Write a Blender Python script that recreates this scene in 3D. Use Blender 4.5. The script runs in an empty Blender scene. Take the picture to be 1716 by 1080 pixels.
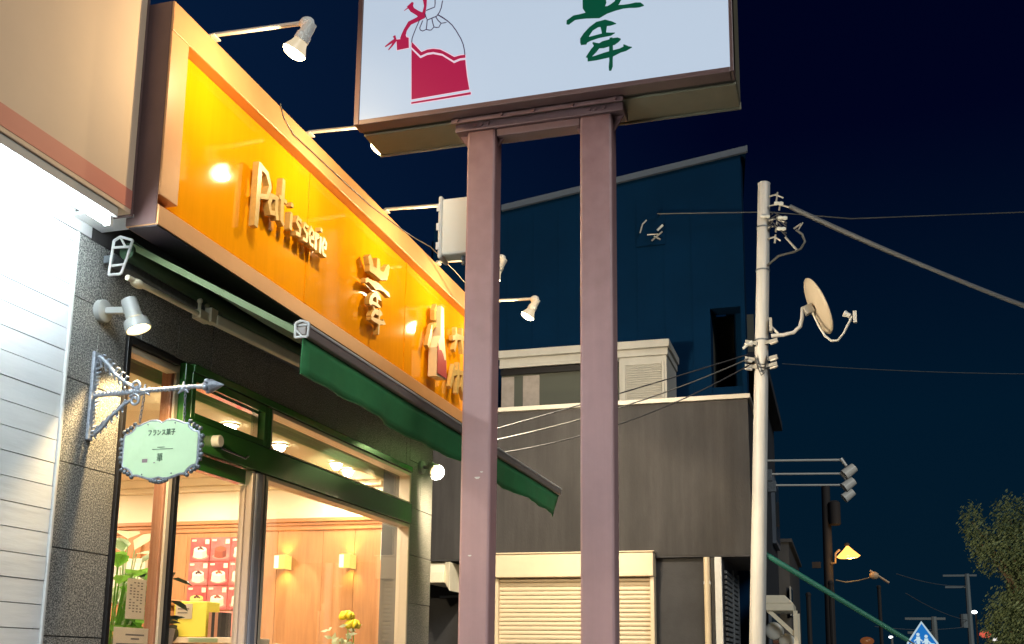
import bpy, math, random
from mathutils import Vector, Matrix
random.seed(7)
sc = bpy.context.scene
C = sc.collection

# ------------------------------------------------------------------ camera
cam_d = bpy.data.cameras.new("camera")
cam = bpy.data.objects.new("camera", cam_d)
C.objects.link(cam)
sc.camera = cam
RIGHT = Vector((0.9545740388, 0.2976308554, 0.0142925963))
DOWN = Vector((-0.0431728470, 0.1856069858, -0.9816751765))
FWD = Vector((-0.2948296282, 0.9364645859, 0.1900251815))
rot = Matrix((RIGHT, -DOWN, -FWD)).transposed()
cam.matrix_world = Matrix.Translation((0, 0, 1.55)) @ rot.to_4x4()
cam_d.sensor_fit = 'HORIZONTAL'
cam_d.sensor_width = 36.0
cam_d.lens = 36.0 * 1837.435 / 1716.0
cam_d.shift_x = 31.4 / 1716.0
cam_d.shift_y = 221.07 / 1716.0
cam_d.clip_start = 0.05
cam_d.clip_end = 1500.0

# ------------------------------------------------------------------ night sky, exposure
world = bpy.data.worlds.new("World")
sc.world = world
world.use_nodes = True
wn = world.node_tree
for n in list(wn.nodes):
    wn.nodes.remove(n)
wo = wn.nodes.new('ShaderNodeOutputWorld')
bg = wn.nodes.new('ShaderNodeBackground')
tc = wn.nodes.new('ShaderNodeTexCoord')
sp = wn.nodes.new('ShaderNodeSeparateXYZ')
rp = wn.nodes.new('ShaderNodeValToRGB')
wn.links.new(tc.outputs['Generated'], sp.inputs[0])
wn.links.new(sp.outputs['Z'], rp.inputs[0])
mr = wn.nodes.new('ShaderNodeMapRange')
mr.inputs['From Min'].default_value = -0.60
mr.inputs['From Max'].default_value = -0.08
mr.inputs['To Min'].default_value = 1.0
mr.inputs['To Max'].default_value = 0.0
mxs = wn.nodes.new('ShaderNodeMix')
mxs.data_type = 'RGBA'
mxs.inputs[7].default_value = (0.0022, 0.0125, 0.0420, 1)
wn.links.new(sp.outputs['X'], mr.inputs['Value'])
wn.links.new(mr.outputs[0], mxs.inputs['Factor'])
wn.links.new(rp.outputs[0], mxs.inputs[6])
wn.links.new(mxs.outputs[2], bg.inputs[0])
wn.links.new(bg.outputs[0], wo.inputs[0])
cr = rp.color_ramp
cr.elements[0].position = 0.0
cr.elements[0].color = (0.0016, 0.0110, 0.0225, 1)
cr.elements[1].position = 0.75
cr.elements[1].color = (0.0003, 0.0008, 0.0100, 1)
e = cr.elements.new(0.22)
e.color = (0.0006, 0.0092, 0.0230, 1)
e = cr.elements.new(0.45)
e.color = (0.0003, 0.0012, 0.0125, 1)
bg.inputs[1].default_value = 1.0

# very soft, cool light added for the unseen street light behind the viewer
street_fill_d = bpy.data.lights.new("street_fill", 'SUN')
street_fill_d.energy = 1.35
street_fill_d.angle = math.radians(24)
street_fill_d.color = (0.97, 1.0, 0.98)
street_fill = bpy.data.objects.new("street_fill", street_fill_d)
C.objects.link(street_fill)
street_fill.location = (6, -8, 8)
street_fill.rotation_euler = Vector((-.55, .66, -.50)).to_track_quat('-Z', 'Y').to_euler()

sc.view_settings.view_transform = 'Standard'
sc.view_settings.look = 'None'
sc.view_settings.exposure = 0.0
sc.view_settings.gamma = 1.0
sc.view_settings.use_curve_mapping = False
sc.render.engine = 'CYCLES'
sc.cycles.use_denoising = True
sc.cycles.max_bounces = 8
sc.cycles.sample_clamp_indirect = 6.0
sc.cycles.caustics_reflective = False
sc.cycles.caustics_refractive = False

# ------------------------------------------------------------------ helpers
ORG = {}


def tag(o, label=None, cat=None, group=None, kind=None):
    if label:
        o['label'] = label
    if cat:
        o['category'] = cat
    if group:
        o['group'] = group
    if kind:
        o['kind'] = kind
    return o


def thing(name, label, cat, loc=(0, 0, 0), group=None, kind=None):
    o = bpy.data.objects.new(name, None)
    o.empty_display_size = 0.1
    o.location = loc
    C.objects.link(o)
    ORG[o] = Vector(loc)
    return tag(o, label, cat, group, kind)


def dup(o, delta=None, parent=None, label=None):
    c = o.copy()
    C.objects.link(c)
    if parent is not None:
        c.parent = parent
    if delta is not None:
        c.location = Vector(o.location) + Vector(delta)
        ORG[c] = Vector(c.location)
    if label:
        c['label'] = label
    for ch in list(o.children):
        dup(ch, None, c)
    return c


class MB:
    def __init__(s):
        s.v = []
        s.f = []

    def add(s, vs, fs):
        b = len(s.v)
        s.v += [Vector(v) for v in vs]
        s.f += [tuple(i + b for i in f) for f in fs]
        return s

    def box(s, x0, x1, y0, y1, z0, z1):
        vs = [(x, y, z) for x in (x0, x1) for y in (y0, y1) for z in (z0, z1)]
        return s.add(vs, [(0, 1, 3, 2), (4, 6, 7, 5), (0, 4, 5, 1), (2, 3, 7, 6), (0, 2, 6, 4), (1, 5, 7, 3)])

    def obox(s, c, a, b, d):
        c, a, b, d = Vector(c), Vector(a), Vector(b), Vector(d)
        vs = [c + i * a + j * b + k * d for i in (-1, 1) for j in (-1, 1) for k in (-1, 1)]
        return s.add(vs, [(0, 1, 3, 2), (4, 6, 7, 5), (0, 4, 5, 1), (2, 3, 7, 6), (0, 2, 6, 4), (1, 5, 7, 3)])

    def tube(s, pts, r, n=8, caps=True):
        pts = [Vector(p) for p in pts]
        m = len(pts)
        rs = r if isinstance(r, (list, tuple)) else [r] * m
        t0 = (pts[1] - pts[0]).normalized()
        up = Vector((0, 0, 1)) if abs(t0.z) < 0.9 else Vector((1, 0, 0))
        nrm = t0.cross(up).normalized()
        vs, fs = [], []
        for i, p in enumerate(pts):
            if i == 0:
                t = pts[1] - pts[0]
            elif i == m - 1:
                t = pts[-1] - pts[-2]
            else:
                t = (pts[i + 1] - pts[i]).normalized() + (pts[i] - pts[i - 1]).normalized()
            t = t.normalized()
            nrm = (nrm - t * nrm.dot(t))
            nrm = nrm.normalized() if nrm.length > 1e-6 else t.orthogonal().normalized()
            bn = t.cross(nrm)
            for k in range(n):
                a = 2 * math.pi * k / n
                vs.append(p + (nrm * math.cos(a) + bn * math.sin(a)) * rs[i])
        for i in range(m - 1):
            for k in range(n):
                k2 = (k + 1) % n
                fs.append((i * n + k, i * n + k2, (i + 1) * n + k2, (i + 1) * n + k))
        if caps:
            fs.append(tuple(range(n - 1, -1, -1)))
            fs.append(tuple((m - 1) * n + k for k in range(n)))
        return s.add(vs, fs)

    def lathe(s, p, axis, prof, n=20, cap0=True, cap1=True):
        axis = Vector(axis).normalized()
        p = Vector(p)
        return s.tube_axis(p, axis, prof, n, cap0, cap1)

    def tube_axis(s, p, axis, prof, n, cap0, cap1):
        u = axis.orthogonal().normalized()
        w = axis.cross(u)
        vs, fs = [], []
        for (h, r) in prof:
            for k in range(n):
                a = 2 * math.pi * k / n
                vs.append(p + axis * h + (u * math.cos(a) + w * math.sin(a)) * max(r, 1e-4))
        for i in range(len(prof) - 1):
            for k in range(n):
                k2 = (k + 1) % n
                fs.append((i * n + k, i * n + k2, (i + 1) * n + k2, (i + 1) * n + k))
        if cap0:
            fs.append(tuple(range(n - 1, -1, -1)))
        if cap1:
            fs.append(tuple((len(prof) - 1) * n + k for k in range(n)))
        return s.add(vs, fs)

    def ball(s, c, r, n=10, m=7, sx=(1, 1, 1)):
        prof = []
        c = Vector(c)
        vs, fs = [], []
        for i in range(m + 1):
            th = math.pi * i / m
            for k in range(n):
                a = 2 * math.pi * k / n
                q = Vector((math.sin(th) * math.cos(a) * sx[0], math.sin(th) * math.sin(a) * sx[1], math.cos(th) * sx[2]))
                vs.append(c + q * r)
        for i in range(m):
            for k in range(n):
                k2 = (k + 1) % n
                fs.append((i * n + k, (i + 1) * n + k, (i + 1) * n + k2, i * n + k2))
        return s.add(vs, fs)

    def prism(s, pts, vec):
        pts = [Vector(p) for p in pts]
        vec = Vector(vec)
        n = len(pts)
        vs = pts + [p + vec for p in pts]
        fs = [tuple(range(n - 1, -1, -1)), tuple(range(n, 2 * n))]
        for k in range(n):
            k2 = (k + 1) % n
            fs.append((k, k2, n + k2, n + k))
        return s.add(vs, fs)

    def ribbon(s, st, fr, depth):
        """brush stroke: st = [(a, b, width)], fr(a, b, d) -> point, raised from d=0 to depth"""
        m = len(st)
        L, R = [], []
        for i, (a, b, w) in enumerate(st):
            p0 = st[max(i - 1, 0)]
            p1 = st[min(i + 1, m - 1)]
            dx, dy = p1[0] - p0[0], p1[1] - p0[1]
            l = math.hypot(dx, dy) or 1
            nx, ny = -dy / l, dx / l
            L.append((a + nx * w / 2, b + ny * w / 2))
            R.append((a - nx * w / 2, b - ny * w / 2))
        vs = []
        for i in range(m):
            vs += [fr(*L[i], depth), fr(*R[i], depth), fr(*L[i], 0), fr(*R[i], 0)]
        fs = []
        for i in range(m - 1):
            a, b = 4 * i, 4 * i + 4
            fs += [(a, a + 1, b + 1, b), (a + 2, b + 2, b + 3, a + 3), (a, b, b + 2, a + 2), (a + 1, a + 3, b + 3, b + 1)]
        e = 4 * (m - 1)
        fs += [(0, 2, 3, 1), (e, e + 1, e + 3, e + 2)]
        return s.add(vs, fs)

    def build(s, name, m, parent=None, label=None, kind=None, smooth=False, bevel=0.0, loc=None):
        top = parent
        while top is not None and top.parent is not None:
            top = top.parent
        org = ORG.get(top, Vector((0, 0, 0))) if top is not None else Vector(loc or (0, 0, 0))
        me = bpy.data.meshes.new(name)
        me.from_pydata([v - org for v in s.v], [], s.f)
        me.update()
        if smooth:
            for p in me.polygons:
                p.use_smooth = True
        me.materials.append(m)
        o = bpy.data.objects.new(name, me)
        C.objects.link(o)
        if parent is not None:
            o.parent = parent
        else:
            o.location = org
        if smooth:
            try:
                me.set_sharp_from_angle(angle=math.radians(40))
            except Exception:
                pass
        if bevel:
            b = o.modifiers.new("bevel", 'BEVEL')
            b.width = bevel
            b.segments = 2
            b.limit_method = 'ANGLE'
        return tag(o, label, None, None, kind)


def box(name, m, parent, x0, x1, y0, y1, z0, z1, **k):
    return MB().box(x0, x1, y0, y1, z0, z1).build(name, m, parent, **k)


UNIT = {}


def piece(name, m, parent, x0, x1, y0, y1, z0, z1, bev=0.0):
    """one of many alike pieces: shares a unit mesh, scaled into place"""
    key = (name, m.name)
    if key not in UNIT:
        me = bpy.data.meshes.new(name)
        q = MB().box(-.5, .5, -.5, .5, -.5, .5)
        me.from_pydata(q.v, [], q.f)
        me.materials.append(m)
        UNIT[key] = me
    top = parent
    while top.parent is not None:
        top = top.parent
    o = bpy.data.objects.new(name, UNIT[key])
    C.objects.link(o)
    o.parent = parent
    o.location = Vector(((x0 + x1) / 2, (y0 + y1) / 2, (z0 + z1) / 2)) - ORG[top]
    o.scale = (x1 - x0, y1 - y0, z1 - z0)
    return o


def text_mesh(body, size, fr, depth, bold=0.0):
    cu = bpy.data.curves.new("lettering", 'FONT')
    cu.body = body
    cu.size = size
    cu.extrude = 0.5
    cu.offset = bold
    cu.resolution_u = 3
    ob = bpy.data.objects.new("lettering", cu)
    C.objects.link(ob)
    bpy.context.view_layer.update()
    me = ob.evaluated_get(bpy.context.evaluated_depsgraph_get()).to_mesh()
    vs = [fr(v.co.x, v.co.y, (v.co.z + 0.5) * depth) for v in me.vertices]
    fs = [tuple(p.vertices) for p in me.polygons]
    ob.to_mesh_clear()
    bpy.data.objects.remove(ob)
    bpy.data.curves.remove(cu)
    q = MB()
    q.add(vs, fs)
    return q


# ------------------------------------------------------------------ materials
def mat(name, col, rough=0.5, metal=0.0, var=None, bump=None, stretch=(1, 1, 1), spec=0.5, col2=None, coat=0.0, streak=None):
    m = bpy.data.materials.new(name)
    m.use_nodes = True
    nt = m.node_tree
    b = nt.nodes['Principled BSDF']
    b.inputs['Base Color'].default_value = (*col, 1)
    b.inputs['Roughness'].default_value = rough
    b.inputs['Metallic'].default_value = metal
    b.inputs['Specular IOR Level'].default_value = spec
    b.inputs['Coat Weight'].default_value = coat
    mp = None
    if var or bump:
        t = nt.nodes.new('ShaderNodeTexCoord')
        mp = nt.nodes.new('ShaderNodeMapping')
        mp.inputs['Scale'].default_value = stretch
        geo = nt.nodes.new('ShaderNodeNewGeometry')
        nt.links.new(geo.outputs['Position'], mp.inputs[0])
    if var:
        sc_, lo, hi = var
        n = nt.nodes.new('ShaderNodeTexNoise')
        n.inputs['Scale'].default_value = sc_
        n.inputs['Detail'].default_value = 6
        n.inputs['Roughness'].default_value = 0.65
        r = nt.nodes.new('ShaderNodeValToRGB')
        r.color_ramp.elements[0].position = 0.3
        r.color_ramp.elements[1].position = 0.7
        c2 = col2 or col
        r.color_ramp.elements[0].color = (*[c * lo for c in col], 1)
        r.color_ramp.elements[1].color = (*[c * hi for c in c2], 1)
        nt.links.new(mp.outputs[0], n.inputs[0])
        nt.links.new(n.outputs[0], r.inputs[0])
        nt.links.new(r.outputs[0], b.inputs['Base Color'])
    if streak:
        ss, lo, hi = streak
        geo2 = nt.nodes.new('ShaderNodeNewGeometry')
        mp2 = nt.nodes.new('ShaderNodeMapping')
        mp2.inputs['Scale'].default_value = (ss, ss, ss * .05)
        n2 = nt.nodes.new('ShaderNodeTexNoise')
        n2.inputs['Scale'].default_value = 1.0
        n2.inputs['Detail'].default_value = 7
        n2.inputs['Roughness'].default_value = .7
        r2 = nt.nodes.new('ShaderNodeValToRGB')
        r2.color_ramp.elements[0].position = .42
        r2.color_ramp.elements[0].color = (lo, lo, lo, 1)
        r2.color_ramp.elements[1].position = .62
        r2.color_ramp.elements[1].color = (hi, hi, hi, 1)
        m2 = nt.nodes.new('ShaderNodeMix')
        m2.data_type = 'RGBA'
        m2.blend_type = 'MULTIPLY'
        m2.inputs['Factor'].default_value = 1.0
        nt.links.new(geo2.outputs['Position'], mp2.inputs[0])
        nt.links.new(mp2.outputs[0], n2.inputs[0])
        nt.links.new(n2.outputs[0], r2.inputs[0])
        if var:
            nt.links.new(r.outputs[0], m2.inputs[6])
        else:
            m2.inputs[6].default_value = (*col, 1)
        nt.links.new(r2.outputs[0], m2.inputs[7])
        nt.links.new(m2.outputs[2], b.inputs['Base Color'])
    if bump:
        sc_, st, dist = bump
        n = nt.nodes.new('ShaderNodeTexNoise')
        n.inputs['Scale'].default_value = sc_
        n.inputs['Detail'].default_value = 5
        bp = nt.nodes.new('ShaderNodeBump')
        bp.inputs['Strength'].default_value = st
        bp.inputs['Distance'].default_value = dist
        nt.links.new(mp.outputs[0], n.inputs[0])
        nt.links.new(n.outputs[0], bp.inputs['Height'])
        nt.links.new(bp.outputs[0], b.inputs['Normal'])
    return m


def emit(name, col, st):
    m = bpy.data.materials.new(name)
    m.use_nodes = True
    nt = m.node_tree
    b = nt.nodes['Principled BSDF']
    b.inputs['Base Color'].default_value = (*[min(c, .8) * .08 for c in col], 1)
    b.inputs['Roughness'].default_value = 0.35
    b.inputs['Emission Color'].default_value = (*col, 1)
    b.inputs['Emission Strength'].default_value = st
    return m


def glass(name, tint=(1, 1, 1), refl=1.0):
    m = bpy.data.materials.new(name)
    m.use_nodes = True
    nt = m.node_tree
    for n in list(nt.nodes):
        nt.nodes.remove(n)
    o = nt.nodes.new('ShaderNodeOutputMaterial')
    mx = nt.nodes.new('ShaderNodeMixShader')
    tr = nt.nodes.new('ShaderNodeBsdfTransparent')
    tr.inputs[0].default_value = (*tint, 1)
    gl = nt.nodes.new('ShaderNodeBsdfGlossy')
    gl.inputs['Roughness'].default_value = 0.01
    fr = nt.nodes.new('ShaderNodeFresnel')
    # a pane has two faces: keep the same weak reflection on the inner one
    geo = nt.nodes.new('ShaderNodeNewGeometry')
    mi = nt.nodes.new('ShaderNodeMath')
    mi.operation = 'MULTIPLY_ADD'
    mi.inputs[1].default_value = 1 / 1.45 - 1.45
    mi.inputs[2].default_value = 1.45
    nt.links.new(geo.outputs['Backfacing'], mi.inputs[0])
    nt.links.new(mi.outputs[0], fr.inputs[0])
    nt.links.new(fr.outputs[0], mx.inputs[0])
    nt.links.new(tr.outputs[0], mx.inputs[1])
    nt.links.new(gl.outputs[0], mx.inputs[2])
    nt.links.new(mx.outputs[0], o.inputs[0])
    return m


def granite(name):
    m = mat(name, (0.2, 0.2, 0.19), rough=0.55)
    nt = m.node_tree
    b = nt.nodes['Principled BSDF']
    geo = nt.nodes.new('ShaderNodeNewGeometry')
    n1 = nt.nodes.new('ShaderNodeTexNoise')
    n1.inputs['Scale'].default_value = 170
    n1.inputs['Detail'].default_value = 3
    n2 = nt.nodes.new('ShaderNodeTexNoise')
    n2.inputs['Scale'].default_value = 4
    n2.inputs['Detail'].default_value = 4
    r = nt.nodes.new('ShaderNodeValToRGB')
    r.color_ramp.interpolation = 'LINEAR'
    els = r.color_ramp.elements
    els[0].position = 0.36
    els[0].color = (0.055, 0.056, 0.056, 1)
    els[1].position = 0.62
    els[1].color = (0.50, 0.49, 0.46, 1)
    q = els.new(0.47)
    q.color = (0.18, 0.187, 0.182, 1)
    q = els.new(0.54)
    q.color = (0.27, 0.265, 0.25, 1)
    mx = nt.nodes.new('ShaderNodeMix')
    mx.data_type = 'RGBA'
    mx.blend_type = 'MULTIPLY'
    mx.inputs['Factor'].default_value = 0.45
    r2 = nt.nodes.new('ShaderNodeValToRGB')
    r2.color_ramp.elements[0].position = 0.3
    r2.color_ramp.elements[0].color = (0.6, 0.6, 0.6, 1)
    r2.color_ramp.elements[1].position = 0.7
    nt.links.new(geo.outputs['Position'], n1.inputs[0])
    nt.links.new(geo.outputs['Position'], n2.inputs[0])
    nt.links.new(n1.outputs[0], r.inputs[0])
    nt.links.new(n2.outputs[0], r2.inputs[0])
    nt.links.new(r.outputs[0], mx.inputs[6])
    nt.links.new(r2.outputs[0], mx.inputs[7])
    nt.links.new(mx.outputs[2], b.inputs['Base Color'])
    bp = nt.nodes.new('ShaderNodeBump')
    bp.inputs['Strength'].default_value = 0.25
    bp.inputs['Distance'].default_value = 0.002
    nt.links.new(n1.outputs[0], bp.inputs['Height'])
    nt.links.new(bp.outputs[0], b.inputs['Normal'])
    return m


def bulb_light(name, loc, watts, col, rad, parent):
    l = bpy.data.lights.new(name, 'POINT')
    l.energy = watts
    l.color = col
    l.shadow_soft_size = rad
    o = bpy.data.objects.new(name, l)
    C.objects.link(o)
    top = parent
    while top.parent is not None:
        top = top.parent
    o.parent = parent
    o.location = Vector(loc) - ORG[top]
    return o


def spot(name, loc, aim, watts, col, size, blend, rad, parent):
    l = bpy.data.lights.new(name, 'SPOT')
    l.energy = watts
    l.color = col
    l.spot_size = math.radians(size)
    l.spot_blend = blend
    l.shadow_soft_size = rad
    o = bpy.data.objects.new(name, l)
    C.objects.link(o)
    top = parent
    while top.parent is not None:
        top = top.parent
    o.parent = parent
    d = Vector(aim) - Vector(loc)
    o.rotation_euler = d.to_track_quat('-Z', 'Y').to_euler()
    o.location = Vector(loc) - ORG[top]
    return o


WARM = (1.0, 0.74, 0.40)
M_granite = granite("speckled_granite")
M_grout = mat("grout", (0.10, 0.10, 0.095), 0.9)
M_siding = mat("white_siding", (0.76, 0.79, 0.82), 0.5, var=(3.0, 0.86, 1.08), bump=(26, 0.5, 0.004), stretch=(1, 0.14, 1))
M_joint = mat("siding_joint", (0.05, 0.05, 0.055), 0.9)
M_white = mat("white_metal", (0.66, 0.66, 0.65), 0.4, var=(9, 0.9, 1.05))
M_soffitw = mat("soffit_white", (0.45, 0.45, 0.45), 0.5)
M_beige = mat("beige_sign_board", (0.85, 0.63, 0.44), 0.7, var=(1.5, 0.96, 1.04))
M_salmon = mat("salmon_stripe", (0.74, 0.27, 0.19), 0.6)
M_frameor = mat("ochre_frame", (0.66, 0.33, 0.14), 0.42, var=(5, 0.93, 1.05), bump=(60, 0.05, 0.002))
M_panel = mat("amber_panel", (0.86, 0.355, 0.003), 0.07, var=(1.2, 0.97, 1.03), streak=(14, .95, 1.02))
M_gold = mat("gilded_letter", (0.56, 0.38, 0.13), 0.4, var=(30, 0.75, 1.1))
M_brownsteel = mat("brown_paint", (0.130, 0.075, 0.070), 0.42, var=(6, 0.85, 1.1), bump=(90, 0.06, 0.001))
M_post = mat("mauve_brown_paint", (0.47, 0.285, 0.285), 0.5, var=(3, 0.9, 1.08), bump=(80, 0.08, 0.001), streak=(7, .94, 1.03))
# rust near the top of the posts, with the sign's shade painted in
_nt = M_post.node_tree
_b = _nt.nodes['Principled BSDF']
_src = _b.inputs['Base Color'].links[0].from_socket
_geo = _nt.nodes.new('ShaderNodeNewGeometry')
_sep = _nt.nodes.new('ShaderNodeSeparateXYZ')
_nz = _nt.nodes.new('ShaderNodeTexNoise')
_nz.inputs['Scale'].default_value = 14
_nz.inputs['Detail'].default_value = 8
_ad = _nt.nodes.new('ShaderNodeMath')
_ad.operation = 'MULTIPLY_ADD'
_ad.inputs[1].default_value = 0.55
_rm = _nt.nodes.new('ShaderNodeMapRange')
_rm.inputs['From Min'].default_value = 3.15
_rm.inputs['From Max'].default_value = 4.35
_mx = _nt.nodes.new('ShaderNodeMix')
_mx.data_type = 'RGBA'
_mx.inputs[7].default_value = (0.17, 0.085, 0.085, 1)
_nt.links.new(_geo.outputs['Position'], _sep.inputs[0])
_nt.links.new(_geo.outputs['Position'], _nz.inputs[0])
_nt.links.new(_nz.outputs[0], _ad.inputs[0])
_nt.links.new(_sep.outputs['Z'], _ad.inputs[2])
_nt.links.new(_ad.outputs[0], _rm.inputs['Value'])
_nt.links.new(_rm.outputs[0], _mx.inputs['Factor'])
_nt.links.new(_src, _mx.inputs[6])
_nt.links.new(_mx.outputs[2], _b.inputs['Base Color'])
M_beam = mat("brown_beam_paint", (0.19, 0.11, 0.11), 0.5, var=(5, 0.8, 1.1))
M_signunder = mat("sign_case_paint", (0.20, 0.18, 0.115), 0.45, var=(7, 0.9, 1.08))
M_cloth = mat("canopy_underside", (0.022, 0.060, 0.026), 0.8, var=(5, 0.85, 1.1))  # valance fabric again, darkened to keep its green bounce light down
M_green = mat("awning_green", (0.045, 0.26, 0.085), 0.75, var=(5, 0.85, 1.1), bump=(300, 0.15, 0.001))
M_greenmetal = mat("green_enamel", (0.040, 0.19, 0.034), 0.16, coat=0.4)
M_bronze = mat("shaded_gap_black", (0.012, 0.011, 0.012), 0.4)
M_chrome = mat("chrome", (0.62, 0.63, 0.66), 0.14, metal=1.0)
M_steelblue = mat("brushed_steel", (0.20, 0.23, 0.30), 0.25, metal=1.0)
M_rosesilver = mat("rose_silver", (0.72, 0.60, 0.54), 0.25)
M_bluegrey = mat("blue_grey_enamel", (0.26, 0.28, 0.36), 0.2)
M_creamframe = mat("cream_frame", (0.66, 0.56, 0.42), 0.35)
M_cream = mat("cream_enamel", (0.84, 0.76, 0.58), 0.4, var=(8, 0.92, 1.04))
M_lampwhite = mat("lamp_enamel", (0.66, 0.64, 0.58), 0.32)
M_spotgrey = mat("grey_white_enamel", (0.30, 0.31, 0.30), 0.4)
M_iron = mat("silvered_iron", (0.36, 0.40, 0.47), 0.42, metal=0.35, var=(60, 0.55, 1.2), bump=(120, 0.3, 0.002))
M_darkiron = mat("dark_iron", (0.16, 0.18, 0.20), 0.5, metal=0.3, var=(60, 0.6, 1.2))
M_plaque = mat("pale_green_plaque", (0.57, 0.76, 0.49), 0.5, var=(6, 0.95, 1.03))
M_plaqueink = mat("grey_green_print", (0.07, 0.13, 0.075), 0.6)
M_pinkink = mat("mauve_print", (0.28, 0.20, 0.22), 0.6)
M_plaster = mat("interior_plaster", (0.80, 0.70, 0.52), 0.8, var=(2, 0.97, 1.02))
M_wood = mat("honey_wood", (0.42, 0.195, 0.072), 0.42, var=(7, 0.82, 1.12), stretch=(6, 6, 0.5))
M_woodrail = mat("wood_moulding", (0.42, 0.18, 0.065), 0.35)
M_rosewood = mat("pinkish_wood", (0.42, 0.20, 0.12), 0.4, var=(6, 0.85, 1.1), stretch=(6, 6, 0.4))
M_floor = mat("shop_floor", (0.45, 0.35, 0.25), 0.4)
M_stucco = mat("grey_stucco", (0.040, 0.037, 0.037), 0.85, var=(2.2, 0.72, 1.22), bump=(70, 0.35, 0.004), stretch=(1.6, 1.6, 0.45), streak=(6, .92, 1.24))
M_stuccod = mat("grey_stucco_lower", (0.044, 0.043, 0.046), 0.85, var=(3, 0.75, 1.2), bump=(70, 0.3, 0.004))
M_shutter = mat("cream_shutter", (0.64, 0.52, 0.36), 0.4, var=(6, 0.95, 1.03))
M_capm = mat("parapet_cap", (0.55, 0.50, 0.42), 0.45)
M_house = mat("dark_teal_siding", (0.0006, 0.018, 0.052), 0.9, spec=.08, var=(1.4, 0.85, 1.1))
M_housetrim = mat("grey_roof_trim", (0.09, 0.11, 0.14), 0.6)
M_recess = mat("balcony_plaster", (0.10, 0.095, 0.075), 0.85, var=(2, 0.85, 1.1))
M_bay = mat("bay_window_cream", (0.46, 0.44, 0.39), 0.5, var=(6, 0.9, 1.05))
M_curtain = mat("curtain", (0.30, 0.26, 0.23), 0.9, var=(12, 0.8, 1.1))
M_darkwin = mat("dark_window", (0.035, 0.042, 0.038), 0.08)
M_baywin = mat("dim_bay_glass", (0.085, 0.09, 0.075), 0.10)
M_pole = mat("galvanised_pole", (0.58, 0.565, 0.53), 0.5, var=(5, 0.9, 1.06), stretch=(1, 1, 0.3), streak=(30, .88, 1.03))
M_fitting = mat("pole_fitting", (0.45, 0.43, 0.38), 0.45, metal=0.4)
M_dish = mat("dish_cream", (0.62, 0.52, 0.38), 0.5)
M_cable = mat("black_cable", (0.02, 0.02, 0.022), 0.6)
M_cablegrey = mat("grey_cable", (0.10, 0.11, 0.12), 0.6)
M_cablewhite = mat("white_cable", (0.08, 0.08, 0.075), 0.5)
M_plastic = mat("white_plastic_box", (0.62, 0.63, 0.58), 0.4)
M_guy = mat("green_guard", (0.008, 0.10, 0.075), 0.5)
M_asphalt = mat("asphalt", (0.05, 0.05, 0.052), 0.85, var=(40, 0.8, 1.2), bump=(120, 0.4, 0.004))
M_paving = mat("paving", (0.20, 0.19, 0.18), 0.8, var=(12, 0.85, 1.1))
M_concrete = mat("kerb_concrete", (0.28, 0.27, 0.25), 0.85, var=(10, 0.85, 1.1))
M_farwall = mat("far_dark_wall", (0.02, 0.024, 0.032), 0.85, var=(1.2, 0.7, 1.2))
M_farbrown = mat("far_brown_pole", (0.026, 0.021, 0.019), 0.8)
M_bark = mat("bark", (0.07, 0.05, 0.035), 0.9)
M_leaf = mat("tree_leaf", (0.14, 0.20, 0.11), 0.6, var=(3, 0.5, 1.5))
_nt = M_leaf.node_tree
_tr = _nt.nodes.new('ShaderNodeBsdfTranslucent')
_tr.inputs[0].default_value = (.16, .22, .11, 1)
_mx = _nt.nodes.new('ShaderNodeMixShader')
_mx.inputs[0].default_value = .5
_nt.links.new(_nt.nodes['Principled BSDF'].outputs[0], _mx.inputs[1])
_nt.links.new(_tr.outputs[0], _mx.inputs[2])
_nt.links.new(_mx.outputs[0], _nt.nodes['Material Output'].inputs[0])
def translucent(m, col, f):
    nt = m.node_tree
    tr = nt.nodes.new('ShaderNodeBsdfTranslucent')
    tr.inputs[0].default_value = (*col, 1)
    mx = nt.nodes.new('ShaderNodeMixShader')
    mx.inputs[0].default_value = f
    nt.links.new(nt.nodes['Principled BSDF'].outputs[0], mx.inputs[1])
    nt.links.new(tr.outputs[0], mx.inputs[2])
    nt.links.new(mx.outputs[0], nt.nodes['Material Output'].inputs[0])


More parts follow.
